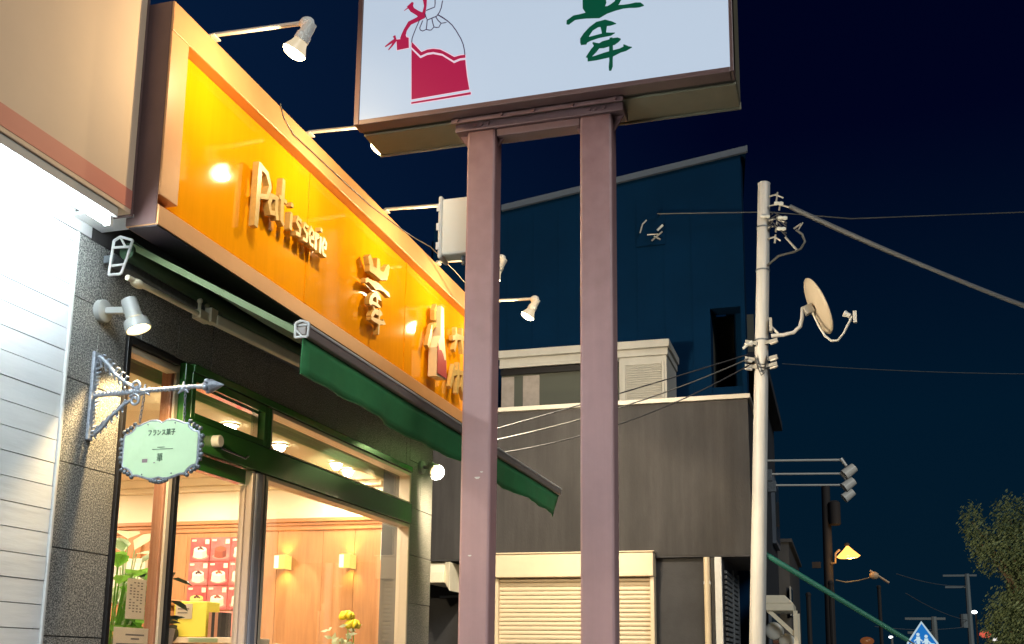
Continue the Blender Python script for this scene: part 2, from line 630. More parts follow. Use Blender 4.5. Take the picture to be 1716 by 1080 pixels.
M_leafin = mat("pot_leaf", (0.17, 0.40, 0.06), 0.45, var=(20, 0.6, 1.5))
M_paleleaf = mat("pale_leaf", (0.42, 0.52, 0.36), 0.45)
M_paper = mat("notice_paper", (0.74, 0.69, 0.60), 0.8)
translucent(M_paper, (.85, .80, .70), .55)
translucent(M_leafin, (.30, .60, .10), .45)
translucent(M_paleleaf, (.6, .75, .5), .5)
M_ink = mat("notice_print", (0.24, 0.22, 0.20), 0.8)
M_glass = glass("window_glass")
M_lampglow = emit("warm_lamp_glow", (1.0, 0.80, 0.45), 26.0)
M_tube = emit("fluorescent_tube", (0.86, 1.0, 1.04), 160.0)
KANJI = [[(-1.0376,4.352,0.0106),(-1.0342,4.3644,0.0219),(-1.0081,4.3804,0.0219),(-0.9804,4.3811,0.0218),(-0.9527,4.3818,0.0263),(-0.8977,4.3831,0.0435),(-0.8635,4.3926,0.0329),(-0.8226,4.3956,0.0241),(-0.7887,4.395,0.0165),(-0.7617,4.3939,0.0171),(-0.7348,4.3927,0.0225),(-0.7147,4.3901,0.0204),(-0.6974,4.384,0.0034)],[(-0.9197,4.4693,0.0876),(-0.9164,4.4238,0.0926),(-0.9131,4.3896,0.0662)],[(-0.8081,4.4338,0.0207),(-0.8156,4.4203,0.0224),(-0.8361,4.4055,0.0242),(-0.8635,4.3948,0.0208)],[(-0.8204,4.3187,0.0027),(-0.8434,4.3235,0.0189),(-0.8706,4.3308,0.0277),(-0.9048,4.3287,0.025),(-0.9322,4.3131,0.0216),(-0.9529,4.2889,0.0261),(-0.9632,4.2684,0.0331),(-0.965,4.2521,0.0279),(-0.9657,4.2411,0.0209)],[(-0.8758,4.3236,0.0277),(-0.8749,4.2976,0.02),(-0.8743,4.2754,0.0145)],[(-0.965,4.2576,0.0244),(-0.9358,4.2656,0.0181),(-0.8982,4.2713,0.0159),(-0.8641,4.2736,0.0172),(-0.8438,4.2719,0.013),(-0.8261,4.2752,0.0027)],[(-0.9249,4.2453,0.0049),(-0.912,4.2321,0.0173),(-0.8983,4.225,0.0214),(-0.8779,4.2274,0.0303),(-0.8576,4.2302,0.0292),(-0.8305,4.2348,0.0301),(-0.8119,4.2397,0.0198),(-0.8007,4.2407,0.0048)],[(-0.9017,4.2267,0.0242),(-0.9206,4.2059,0.0259),(-0.936,4.1883,0.0215),(-0.9435,4.173,0.0249)],[(-0.948,4.1664,0.0152),(-0.9122,4.1686,0.02),(-0.8714,4.174,0.0247),(-0.8376,4.1782,0.026),(-0.8039,4.1865,0.0177),(-0.7803,4.1928,0.0224),(-0.7522,4.1939,0.0034)],[(-0.7885,4.2124,0.0034),(-0.7769,4.1958,0.0187)],[(-0.8432,4.2553,0.011),(-0.8435,4.2114,0.0144),(-0.8437,4.1749,0.0157),(-0.8439,4.1457,0.013),(-0.8454,4.1169,0.0157),(-0.8482,4.0977,0.0082)]]
BAG_BODY = [(-1.7821,4.3561),(-1.7362,4.3031),(-1.7022,4.3136),(-1.6729,4.3133),(-1.6287,4.2975),(-1.5697,4.2509),(-1.5411,4.2597),(-1.5158,4.2585),(-1.5139,4.2354),(-1.506,4.175),(-1.4938,4.1084),(-1.7743,4.1014)]
BAG_BAND = [(-1.7833,4.3953),(-1.7576,4.3646),(-1.7321,4.3336),(-1.7029,4.3414),(-1.6736,4.3405),(-1.6393,4.3307),(-1.6048,4.3075),(-1.5704,4.2819),(-1.5417,4.2856),(-1.5168,4.2844),(-1.516,4.2694),(-1.5414,4.2706),(-1.5719,4.2627),(-1.629,4.3075),(-1.6731,4.3238),(-1.7025,4.3247),(-1.7355,4.3151),(-1.7824,4.3668)]
BAG_HEM = [(-1.7748,4.0881),(-1.6284,4.0907),(-1.4873,4.0947),(-1.4862,4.0833),(-1.6282,4.0809),(-1.7746,4.0792)]
BAG_TAG = [(-1.8596,4.4184),(-1.8386,4.4174),(-1.8333,4.4369),(-1.8144,4.4387),(-1.8099,4.4227),(-1.7978,4.4176),(-1.7952,4.3659),(-1.8543,4.3631)]
BAG_LINE = [[(-1.7443,4.5005,0.0045),(-1.7606,4.4625,0.0045),(-1.7734,4.4292,0.0045),(-1.7798,4.4099,0.0045),(-1.7811,4.3899,0.0045)],[(-1.6535,4.5083,0.0045),(-1.6336,4.4936,0.0045),(-1.6087,4.4714,0.0045),(-1.5838,4.4443,0.0044),(-1.5637,4.4132,0.0044),(-1.5386,4.3663,0.0044),(-1.5274,4.3369,0.0044),(-1.5206,4.3059,0.0044),(-1.5177,4.2816,0.0044)],[(-1.7293,4.4927,0.0045),(-1.7431,4.457,0.0045),(-1.7403,4.4463,0.0045),(-1.7278,4.4385,0.0045),(-1.7107,4.4437,0.0045),(-1.6958,4.4376,0.0045),(-1.6859,4.4364,0.0045),(-1.6725,4.4492,0.0045),(-1.6592,4.4449,0.0045),(-1.6484,4.444,0.0045),(-1.6377,4.4624,0.0045),(-1.6182,4.462,0.0045),(-1.6027,4.4653,0.0045),(-1.6285,4.4876,0.0045),(-1.655,4.5085,0.0045)],[(-1.7071,4.4913,0.0045),(-1.7083,4.4661,0.0045),(-1.7107,4.4437,0.0045)],[(-1.6841,4.4959,0.0045),(-1.6796,4.4738,0.0045),(-1.6725,4.4492,0.0045)],[(-1.6656,4.5008,0.0045),(-1.6528,4.4792,0.0045),(-1.6377,4.4624,0.0045)],[(-1.7194,4.5267,0.0045),(-1.7139,4.5078,0.0045),(-1.7061,4.4907,0.0045),(-1.6826,4.4972,0.0045),(-1.6607,4.5024,0.0045),(-1.6465,4.5213,0.0045),(-1.6387,4.5428,0.0045),(-1.6332,4.5774,0.0045)],[(-1.7134,4.5409,0.0045),(-1.6938,4.5461,0.0045),(-1.6713,4.5512,0.0045),(-1.6698,4.5688,0.0045),(-1.6708,4.5894,0.0045)]]
BAG_RIBBON = [[(-1.782,4.5969,0.0112),(-1.7964,4.579,0.0316),(-1.7833,4.5576,0.0234),(-1.7578,4.5376,0.0233),(-1.7325,4.5188,0.0283),(-1.7166,4.5149,0.0151)],[(-1.7225,4.6041,0.0213),(-1.7191,4.5675,0.0131),(-1.7241,4.5377,0.0161),(-1.73,4.5158,0.0313),(-1.7593,4.5031,0.0233),(-1.7952,4.4916,0.0234),(-1.8161,4.4594,0.0183),(-1.8243,4.4353,0.0234),(-1.8262,4.4178,0.0305)],[(-1.7325,4.5188,0.0303),(-1.752,4.5095,0.0303)],[(-1.8597,4.4195,0.0173),(-1.8858,4.4076,0.0133),(-1.9153,4.3906,0.0062)],[(-1.8645,4.4131,0.0133),(-1.8802,4.3913,0.0102),(-1.8981,4.3709,0.0051)],[(-1.8714,4.4399,0.0133),(-1.8614,4.4126,0.0082)],[(-1.8027,4.5745,0.0071),(-1.8243,4.5609,0.0026)]]
# ------------------------------------------------------------------ setting
box("ground", M_asphalt, None, -300, 300, -120, 420, -0.35, -0.12, kind='structure')
box("road", M_asphalt, None, 0.6, 7.0, -60, 300, -0.12, -0.10, kind='structure')
box("pavement", M_paving, None, -9.0, 0.45, -30, 300, -0.12, 0.0, kind='structure')
box("kerb", M_concrete, None, 0.45, 0.6, -30, 300, -0.12, 0.02, kind='structure')

XF = -2.9
# ------------------------------------------------------------------ pastry shop
shop = thing("pastry_shop", "pastry shop front of speckled granite tiles with green door beam and big lit windows", "shop", (-2.9, 3.53, 0))
box("wall", M_grout, shop, -3.10, -2.912, 3.535, 3.885, 0, 3.27)
box("wall", M_grout, shop, -3.10, -2.912, 7.215, 7.50, 0, 3.27)
box("wall", M_grout, shop, -3.10, -2.912, 3.885, 7.215, 2.945, 3.27)
box("wall", M_grout, shop, -3.10, -2.912, 5.14, 7.215, 0, 0.44)
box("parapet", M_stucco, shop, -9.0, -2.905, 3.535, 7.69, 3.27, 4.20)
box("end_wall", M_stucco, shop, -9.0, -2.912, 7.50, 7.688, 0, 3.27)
# tiles
rows = [0.0, 0.28, 0.62, 0.96, 1.30, 1.64, 1.98, 2.32, 2.66, 3.0, 3.268]


def tile(y0, y1, z0, z1):
    j = random.uniform(-.0012, .0012)
    piece("tile", M_granite, shop, -2.915, -2.90 + j, y0 + .0025, y1 - .0025, z0 + .0025, z1 - .0025)


for a, b in zip(rows[:-1], rows[1:]):
    if b <= 2.7:
        tile(3.53, 3.885, a, b)
    else:
        tile(3.53, 3.70, a, b)
        tile(3.70, 3.885, a, b)
    if b <= 2.7:
        tile(7.215, 7.69, a, b)
    else:
        tile(7.215, 7.445, a, b)
        tile(7.445, 7.69, a, b)
y = 3.885
ys = [3.885] + [3.99 + .287 * i for i in range(12)] + [7.215]
ys = [v for v in ys if v <= 7.2151]
for a, b in zip(ys[:-1], ys[1:]):
    tile(a, b, 2.945, 3.268)
for a, b in ((5.14, 5.68), (5.68, 6.2), (6.2, 6.7), (6.7, 7.215)):
    tile(a, b, 0, 0.22)
    tile(a, b, 0.22, 0.44)
# corner return of the tiled pier
for a, b in zip(rows[:-1], rows[1:]):
    piece("tile", M_granite, shop, -3.2, -2.9155, 7.688, 7.70, a + .0025, b - .0025)

# sidelight window at the left
side = MB().box(-2.965, -2.885, 3.887, 3.912, 0, 2.935).box(-2.965, -2.885, 3.912, 4.285, 2.905, 2.935).box(-2.965, -2.885, 3.912, 4.285, 0.0, .05).build("sidelight_window", M_bronze, shop, bevel=.003)
MB().box(-2.96, -2.90, 3.913, 4.285, 2.872, 2.903).build("head_frame", M_creamframe, side, bevel=.003)
box("pane", M_glass, side, -2.945, -2.937, 3.913, 4.285, .051, 2.871)
box("jamb", M_rosewood, shop, -2.985, -2.93, 4.287, 4.322, 0, 2.935, bevel=.004)
box("jamb_edge", M_creamframe, shop, -2.928, -2.915, 4.30, 4.326, 0, 2.935)
# green posts and beam
box("post", M_bronze, shop, -2.945, -2.90, 4.332, 4.365, 0, 2.40, bevel=.003)  # black strip put in for the shaded gap between jamb and door
box("post", M_greenmetal, shop, -2.945, -2.885, 4.332, 4.385, 2.402, 2.935, bevel=.003)
box("door_beam", M_greenmetal, shop, -2.985, -2.87, 4.387, 7.212, 2.535, 2.675, bevel=.004)
box("head_strip", M_greenmetal, shop, -2.985, -2.872, 4.387, 7.212, 2.905, 2.943, bevel=.003)
tr = MB().box(-2.965, -2.88, 4.387, 4.42, 2.68, 2.90).box(-2.965, -2.88, 5.085, 5.125, 2.68, 2.90).box(-2.965, -2.88, 4.42, 5.085, 2.68, 2.712).box(-2.965, -2.88, 4.42, 5.085, 2.862, 2.90).build("transom_window", M_greenmetal, shop, bevel=.003)
MB().box(-2.955, -2.915, 4.421, 4.427, 2.713, 2.861).box(-2.955, -2.915, 5.072, 5.084, 2.713, 2.861).box(-2.955, -2.915, 4.427, 5.072, 2.853, 2.861).build("glazing_bead", M_chrome, tr)
box("pane", M_glass, tr, -2.945, -2.937, 4.428, 5.071, 2.713, 2.852)
tr2 = MB().box(-2.965, -2.882, 5.16, 5.178, 2.68, 2.90).box(-2.965, -2.882, 7.188, 7.212, 2.68, 2.90).box(-2.965, -2.882, 5.178, 7.188, 2.68, 2.69).box(-2.965, -2.882, 5.178, 7.188, 2.878, 2.90).build("transom_window", M_creamframe, shop, bevel=.003)
box("pane", M_glass, tr2, -2.945, -2.937, 5.179, 7.187, 2.691, 2.877)
box("transom_mullion", M_greenmetal, shop, -2.97, -2.878, 5.127, 5.158, 2.68, 2.90, bevel=.003)
# door leaf
door = MB().box(-2.940, -2.915, 4.375, 4.388, .02, 2.45).box(-2.955, -2.905, 4.395, 4.965, 2.455, 2.53).box(-2.955, -2.905, 4.395, 4.965, .02, .16).build("door", M_greenmetal, shop, bevel=.003)
MB().box(-2.942, -2.913, 4.9751, 4.9902, .02, 2.45).build("stile", M_rosesilver, door)
box("pane", M_glass, door, -2.936, -2.928, 4.389, 4.974, .161, 2.454)
MB().tube([(-2.85, 4.93, 0.9), (-2.85, 4.93, 1.4)], .013).tube([(-2.905, 4.93, .95), (-2.85, 4.93, .95)], .008).tube([(-2.905, 4.93, 1.35), (-2.85, 4.93, 1.35)], .008).build("handle", M_chrome, door, smooth=True)
MB().lathe((-2.865, 4.585, 2.605), (1, 0, 0), [(-.006, .030), (.03, .030), (.034, .026)], 16).build("door_sensor", M_white, shop, smooth=True)
MB().tube([(-2.862, 4.64, 2.582), (-2.855, 4.86, 2.572), (-2.862, 4.90, 2.590)], .006).build("door_closer_arm", M_steelblue, shop)
# mullion of three strips
box("mullion", M_rosesilver, shop, -2.945, -2.880, 4.992, 5.022, 0, 2.533, bevel=.006)
box("mullion", M_bluegrey, shop, -2.945, -2.872, 5.024, 5.094, 0, 2.533, bevel=.014)
box("mullion", M_rosesilver, shop, -2.945, -2.880, 5.096, 5.122, 0, 2.533, bevel=.006)
box("mullion", M_bronze, shop, -2.945, -2.885, 5.124, 5.139, 0, 2.533)
# big shop window
win = MB().box(-2.97, -2.882, 5.141, 5.165, .45, 2.532).box(-2.97, -2.882, 7.19, 7.212, .45, 2.532).box(-2.97, -2.882, 5.165, 7.19, 2.508, 2.532).box(-2.97, -2.882, 5.165, 7.19, .45, .49).build("shop_window", M_creamframe, shop, bevel=.003)
box("pane", M_glass, win, -2.945, -2.937, 5.166, 7.189, .491, 2.507)
# interior shell
YE = 7.47
box("interior_wall", M_plaster, shop, -9.0, -3.105, YE, 7.498, 2.60, 3.0)
box("interior_wall", M_plaster, shop, -8.9, -8.8, 3.6, YE, 0, 3.0)
box("interior_wall", M_plaster, shop, -8.8, -3.105, 3.54, 3.6, 0, 3.0)
box("floor", M_floor, shop, -8.8, -3.105, 3.6, YE, 0, .02)
box("ceiling", M_plaster, shop, -8.8, -3.105, 3.6, YE, 2.96, 3.06)
px = [-8.8, -7.6, -6.6, -5.6, -4.85, -4.06, -3.68, -3.42, -3.105]
for a, b in zip(px[:-1], px[1:]):
    piece("wood_panel", M_wood, shop, a + .0015, b - .0015, YE - .008 + random.uniform(-.0007, .0007), YE + .02, 0.02, 2.585)
MB().box(-8.8, -3.11, YE - .03, YE - .001, 2.575, 2.60).box(-8.8, -3.11, YE - .045, YE - .001, 2.60, 2.63).box(-8.8, -3.11, YE - .02, YE - .001, 2.54, 2.575).build("picture_rail", M_woodrail, shop, bevel=.004)
MB().box(-3.19, -3.107, YE - .06, YE - .012, 0.02, 2.575).build("pilaster", M_woodrail, shop, bevel=.006)
MB().box(-5.30, -5.26, YE - .03, YE - .01, .02, 2.54).build("wall_batten", M_woodrail, shop, bevel=.003)
# stepped cornice along the window head
MB().box(-3.22, -3.106, 3.6, YE, 2.925, 2.96).box(-3.19, -3.106, 3.6, YE, 2.895, 2.925).box(-3.15, -3.106, 3.6, YE, 2.87, 2.895).build("cornice", M_plaster, shop, bevel=.004)
MB().box(-8.8, -3.23, YE - .10, YE - .001, 2.90, 2.96).box(-8.8, -3.2, YE - .06, YE - .001, 2.86, 2.90).build("cornice", M_plaster, shop, bevel=.004)

# ceiling downlights
M_down = emit("downlight_glow", (1.0, 0.83, 0.52), 40)


def downlight(x, y, label, watts=13):
    t = thing("ceiling_light", label, "ceiling light", (x, y, 2.96), group="ceiling downlights inside the shop")
    MB().lathe((x, y, 2.955), (0, 0, -1), [(0, .058), (.012, .058), (.012, .046), (.002, .046)], 18, False, False).build("trim_ring", M_white, t, smooth=True)
    MB().ball((x, y, 2.937), .038, 12, 8).build("bulb", M_down, t, smooth=True)
    l = bpy.data.lights.new("downlight_lamp", 'AREA')
    l.shape = 'DISK'
    l.size = .10
    l.energy = watts
    l.color = (1.0, .84, .62)
    o = bpy.data.objects.new("downlight_lamp", l)
    C.objects.link(o)
    o.parent = t
    o.location = (0, 0, -.075)


DL = [(-3.44, 5.06, "ceiling downlight seen through the green framed transom over the door"),
      (-3.44, 5.66, "leftmost of the ceiling downlights seen through the long transom window"),
      (-3.44, 6.28, "second from left ceiling downlight seen through the long transom window"),
      (-3.36, 6.97, "ceiling downlight near the right end of the long transom window"),
      (-3.40, 7.25, "rightmost ceiling downlight, tight against the end wall of the shop")]
for x, yy, lab in DL:
    downlight(x, yy, lab)
for x, a in ((-4.6, "first"), (-5.9, "second"), (-7.2, "third")):
    for yy, b in ((4.4, "near"), (5.7, "middle"), (6.9, "far")):
        downlight(x, yy, "ceiling downlight deep inside the shop, %s row from the window, %s end" % (a, b), 22)

# wall sconces
for i, (x, lab) in enumerate(((-3.972, "left of the two glowing yellow wall sconces on the wood panelling"), (-3.44, "right of the two glowing yellow wall sconces, above the yellow roses"))):
    t = thing("wall_sconce", lab, "wall lamp", (x, YE - .05, 2.29), group="pair of wall sconces")
    MB().box(x - .040, x + .040, YE - .125, YE - .115, 2.24, 2.345).box(x + .032, x + .040, YE - .115, YE - .012, 2.24, 2.345).build("shade", emit("sconce_shade", (1.0, .74, .16), 1.35), t, bevel=.004)
    MB().box(x - .045, x - .008, YE - .131, YE - .126, 2.245, 2.34).build("lit_panel", emit("sconce_lit_panel", (1.0, .92, .55), 2.0), t, bevel=.002)
    MB().box(x - .03, x + .03, YE - .115, YE - .012, 2.28, 2.30).build("bracket", M_chrome, t)
    for s in (-1, 1):
        spot("sconce_light", (x, YE - .06, 2.29 + s * .03), (x, YE - .045, 2.29 + s * .3), 5, (1, .75, .2), 110, .8, .02, t)

# ------------------------------------------------------------------ neighbouring shop on the left
nb = thing("neighbour_shop", "neighbouring shop wall of white wood-grain siding under a beige board", "shop", (-2.9, -4, 0))
box("wall", M_joint, nb, -9, -2.925, -5.0, 3.5, 0, 4.9)
k = 0
z = 0.11
pitch = 0.0915
n_pl = 0
while z < 3.27:
    top = min(z + pitch - .0035, 3.268)
    if z > 1.2:
        piece("plank", M_siding, nb, -2.93, -2.902 + random.uniform(-.0012, .0012), 0.6, 3.512, z, top)
        piece("plank", M_siding, nb, -2.93, -2.902 + random.uniform(-.0012, .0012), -2.6, .596, z, top)
    z += pitch
box("siding", M_siding, nb, -2.93, -2.905, -2.6, 3.512, 0.0, 1.20)
box("siding", M_siding, nb, -2.93, -2.905, -5.0, -2.604, 0.0, 3.268)
box("corner_trim", M_white, nb, -2.935, -2.893, 3.514, 3.527, 0, 3.268, bevel=.002)
box("wall_strip", M_soffitw, nb, -2.935, -2.895, -5.0, 3.60, 3.27, 3.355)
box("soffit", M_soffitw, nb, -2.91, -2.662, -5.0, 3.53, 3.357, 3.372)
box("soffit_end", M_white, nb, -2.894, -2.664, 3.47, 3.66, 3.318, 3.33)
board = thing("sign_board", "large plain beige shop sign board with a salmon stripe along its lower edge", "sign board", (-2.70, 0, 3.3))
box("board", M_beige, board, -2.74, -2.656, -5.0, 3.524, 3.316, 5.6, bevel=.003)
box("stripe", M_salmon, board, -2.66, -2.6545, -5.0, 3.522, 3.336, 3.415)
box("edge_trim", M_brownsteel, board, -2.745, -2.652, 3.525, 3.536, 3.31, 5.6, bevel=.002)

tl = thing("fluorescent_lamp", "bare fluorescent tube on a white batten tucked beneath the beige sign board", "lamp", (-2.69, 2.9, 3.31), group="fluorescent tubes beneath the beige sign board")
box("batten", M_soffitw, tl, -2.725, -2.662, 2.21, 3.455, 3.276, 3.3155, bevel=.004)
for yy in (2.225, 3.435):
    box("lamp_holder", M_white, tl, -2.705, -2.675, yy - .010, yy + .010, 3.232, 3.2755, bevel=.003)
MB().tube([(-2.69, 2.237, 3.250), (-2.69, 3.423, 3.250)], .0145, 12).build("tube", M_tube, tl, smooth=True)
for i in range(1, 5):
    dup(tl, (0, -1.30 * i, 0), label="%s fluorescent tube from the granite pier beneath the beige sign board" % ("second", "third", "fourth", "fifth")[i - 1])

# ------------------------------------------------------------------ amber fascia sign
fs = thing("fascia_sign", "long amber shop fascia with an ochre frame and raised golden lettering", "sign", (-2.55, 3.56, 3.28))
Y0, Y1, Z0, Z1 = 3.56, 7.72, 3.28, 4.275
XP = -2.61
b1, b2 = 3.685, 7.60
MB().box(-2.70, -2.55, Y0, Y1, 4.14, Z1).build("frame_top", M_frameor, fs, bevel=.004)
# bottom member with a sloping inner face
q = MB().prism([(-2.70, Y0, Z0), (-2.55, Y0, Z0), (-2.55, Y0, 3.36), (-2.61, Y0, 3.405), (-2.70, Y0, 3.405)], (0, Y1 - Y0, 0))
q.build("frame_bottom", M_frameor, fs)
box("under_plate", mat("shaded_underside", (.05, .035, .045), .6), fs, -2.69, -2.556, Y0 + .004, Y1, Z0 - .006, Z0 - .001)  # dark sheet added under the frame, with the underside's shade in its colour
MB().box(-2.70, -2.551, Y0, b1, 3.406, 4.139).build("frame_side", M_frameor, fs, bevel=.003)
MB().box(-2.70, -2.551, b2, Y1, 3.406, 4.139).build("frame_side", M_frameor, fs, bevel=.003)
box("back_plate", M_brownsteel, fs, -2.698, -2.66, b1 + .002, b2 - .002, 3.407, 4.139)
MB().box(-2.70, -2.56, Y0 - .004, Y0 - .001, Z0 + .003, Z1 - .003).build("end_cap", M_brownsteel, fs)
for a, b in ((b1, 4.948), (4.952, 6.338), (6.342, b2)):
    piece("panel", M_panel, fs, XP - .02, XP, a, b, 3.407, 4.138)
# cover strips at the joints
for yy in (4.95, 6.34):
    piece("cover_strip", M_panel, fs, XP + .0005, XP + .004, yy - .012, yy + .012, 3.407, 4.138)
for a in (4.1, 5.2, 6.3):
    pass


def fas(y, z, d):
    k_ = 1.022
    return (-2.582 + d * .42, y * k_, 1.55 + (z - 1.55) * k_)


LET = {
    'P': [[(4.235, 3.85, .042), (4.232, 3.70, .046), (4.225, 3.53, .038)], [(4.24, 3.835, .03), (4.30, 3.825, .034), (4.335, 3.775, .038), (4.315, 3.715, .034), (4.25, 3.69, .028)]],
    'a': [[(4.40, 3.745, .03), (4.352, 3.735, .034), (4.335, 3.69, .036), (4.355, 3.652, .034), (4.395, 3.665, .03)], [(4.405, 3.755, .034), (4.402, 3.69, .036), (4.42, 3.64, .03)]],
    't': [[(4.462, 3.87, .030), (4.458, 3.75, .042), (4.462, 3.655, .040), (4.485, 3.64, .024)], [(4.425, 3.765, .024), (4.50, 3.765, .024)]],
    'i': [[(4.555, 3.735, .03), (4.552, 3.645, .032)], [(4.558, 3.785, .028), (4.556, 3.765, .028)]],
    's': [[(4.662, 3.73, .026), (4.624, 3.737, .028), (4.611, 3.71, .030), (4.651, 3.69, .032), (4.651, 3.655, .030), (4.607, 3.65, .026)]],
    's2': [[(4.735, 3.73, .024), (4.70, 3.735, .026), (4.69, 3.71, .028), (4.725, 3.69, .03), (4.725, 3.655, .028), (4.685, 3.65, .024)]],
    'e': [[(4.755, 3.69, .024), (4.795, 3.695, .026), (4.80, 3.725, .028), (4.77, 3.74, .028), (4.75, 3.70, .03), (4.765, 3.655, .028), (4.80, 3.655, .022)]],
    'r': [[(4.825, 3.74, .03), (4.825, 3.645, .032)], [(4.828, 3.71, .024), (4.86, 3.735, .028)]],
    'i2': [[(4.88, 3.735, .028), (4.878, 3.645, .030)], [(4.882, 3.785, .026), (4.881, 3.765, .026)]],
    'e2': [[(4.905, 3.69, .022), (4.94, 3.695, .024), (4.945, 3.725, .026), (4.92, 3.74, .026), (4.902, 3.70, .028), (4.915, 3.655, .026), (4.95, 3.655, .02)]],
}
def stroke_set(mb, strokes, fr, depth, step=.0006, wk=1.0):
    for i, st in enumerate(strokes):
        mb.ribbon([(a, b, w * wk) for a, b, w in st], fr, depth + step * i)
    return mb


for kk, sts in LET.items():
    stroke_set(MB(), sts, fas, .075, wk=.82).build("letter", M_gold, fs)
# brush character on the fascia: the same hand as on the pole sign, with its grass top
kf = lambda st: [(5.455 + (a + 1.04) / .345 * .365, 3.435 + (b - 4.094) * .98, w * 1.15) for a, b, w in st]
KTOP = [[(-1.01, 4.53, .03), (-.985, 4.50, .05), (-.965, 4.475, .045)], [(-.885, 4.56, .03), (-.88, 4.52, .045), (-.88, 4.475, .045)], [(-.73, 4.575, .02), (-.76, 4.53, .05), (-.79, 4.48, .05)], [(-1.0, 4.455, .03), (-.93, 4.465, .04), (-.84, 4.47, .05), (-.75, 4.495, .03)]]
cq = MB()
stroke_set(cq, [kf(s) for s in KANJI[:1] + KANJI[3:] + KTOP], fas, .075)
cq.build("character", M_gold, fs)
# raised emblem
ef = lambda x, z: (6.44 + (x + 1.90) / .42 * .32, 3.425 + (z - BZ0) / (BZ1 - BZ0) * .50)
BZ0 = min(p[1] for p in BAG_HEM)
BZ1 = max(p[1] for p in BAG_BAND) + .30
M_bagwhite = mat("emblem_white", (0.75, 0.66, 0.48), 0.45)
M_bagred = mat("emblem_crimson", (0.42, 0.05, 0.06), 0.45)
bagX = [p[0] for p in BAG_BODY]
xa, xb = min(bagX), max(bagX)
em = lambda x, z: (6.56 + (x - xa) / (xb - xa) * .18, 3.425 + (z - BZ0) / (BZ1 - BZ0) * .50)
body = [em(*p) for p in BAG_BODY]
upper = [em(xa, BZ0), em(xb, BZ0 + .02), em(xb - .01, BZ0 + .22), em(xa + .72 * (xb - xa), BZ0 + .37), em(xa + .62 * (xb - xa), BZ1), em(xa + .3 * (xb - xa), BZ1), em(xa + .35 * (xb - xa), BZ0 + .36), em(xa, BZ0 + .24)]
mb = MB().prism([fas(y, z, .0) for y, z in upper], (.062, 0, 0))
eo = mb.build("emblem", M_bagwhite, fs)
MB().prism([fas(y, z, .155) for y, z in body], (.004, 0, 0)).build("emblem_band", M_bagred, eo)
q = MB()
stroke_set(q, [[(6.62, 3.80, .03), (6.55, 3.76, .04), (6.52, 3.69, .035), (6.50, 3.64, .05), (6.485, 3.60, .05)], [(6.62, 3.93, .03), (6.59, 3.88, .04), (6.60, 3.82, .04)], [(6.70, 3.94, .025), (6.66, 3.87, .035), (6.63, 3.80, .03)]], fas, .07)
q.build("emblem_ribbon", M_gold, eo)
q = MB()
stroke_set(q, [[(6.95, 3.80, .03), (7.05, 3.84, .045), (7.20, 3.87, .03)], [(7.02, 3.90, .03), (7.03, 3.80, .04), (6.99, 3.72, .03)], [(7.15, 3.93, .03), (7.15, 3.83, .04), (7.18, 3.75, .03)]], fas, .07)
stroke_set(q, [[(7.00, 3.62, .03), (6.97, 3.52, .05), (6.93, 3.44, .03)], [(6.98, 3.55, .035), (7.08, 3.59, .04), (7.2, 3.61, .03)], [(7.09, 3.66, .03), (7.09, 3.54, .045), (7.07, 3.43, .03)], [(7.2, 3.60, .04), (7.16, 3.50, .04), (7.24, 3.43, .03)]], fas, .0705)
q.build("character", M_gold, fs)

# arm spotlights over the fascia
M_lens = M_lampglow


M_lamphead = mat("lamp_head_enamel", (0.82, 0.80, 0.74), 0.35)
M_flare = emit("lit_reflector_glass", (1.0, .80, .52), .75)


def arm_lamp(y, label, watts=22):
    t = thing("arm_spotlight", label, "spotlight", (-2.55, y, 4.29), group="arm spotlights over the amber fascia")
    MB().box(-2.60, -2.53, y - .03, y + .03, 4.276, 4.284).build("foot", M_lampwhite, t, bevel=.003)
    MB().tube([(-2.56, y, 4.284), (-2.55, y, 4.294), (-2.12, y, 4.276)], .0105, 10).build("arm", M_lampwhite, t, smooth=True)
    ax = Vector((-.40, 0.0, -.92)).normalized()
    p = Vector((-2.075, y, 4.268))
    MB().ball((-2.09, y, 4.272), .028, 12, 8, (1.25, 1, 1)).build("knuckle", M_lamphead, t, smooth=True)
    ax = Vector((-.52, 0.0, -.855)).normalized()
    p = Vector((-2.072, y, 4.262))
    MB().lathe(p - ax * .012, ax, [(0, .012), (.004, .026), (.06, .029), (.064, .033), (.092, .034), (.094, .030)], 20, True, False).build("lamp_head", M_lamphead, t, smooth=True)
    MB().lathe(p + ax * .080, ax, [(0, .030), (.02, .036), (.052, .053), (.056, .0535)], 22, False, False).build("reflector", M_flare, t, smooth=True)
    MB().lathe(p + ax * .136, ax, [(0, .0532), (.010, .050), (.020, .038), (.026, .018), (.028, .004)], 22, False, False).build("bulb", M_lens, t, smooth=True)
    L = p + ax * .185
    if watts > 60:
        # the last lamp is swung outwards: it floods the house behind and the steel pole
        spot("fascia_light", L, (-1.35, 10, 2.9), watts, (1.0, .86, .64), 168, .3, .09, t)
        bulb_light("fascia_spill", L, 20, (1.0, .74, .39), .012, t)
    else:
        bulb_light("fascia_light", L, watts, (1.0, .74, .39), .012, t)


arm_lamp(3.86, "nearest arm spotlight, lit and hanging clear against the dark sky")
arm_lamp(4.80, "arm spotlight whose lit bulb peeps out below the left end of the white sign")
arm_lamp(5.83, "arm spotlight whose lit bulb shows left of the white junction box")
arm_lamp(6.75, "arm spotlight hidden behind the left brown post of the tall sign")
arm_lamp(7.62, "farthest arm spotlight, lit and seen between the two brown posts", 480)

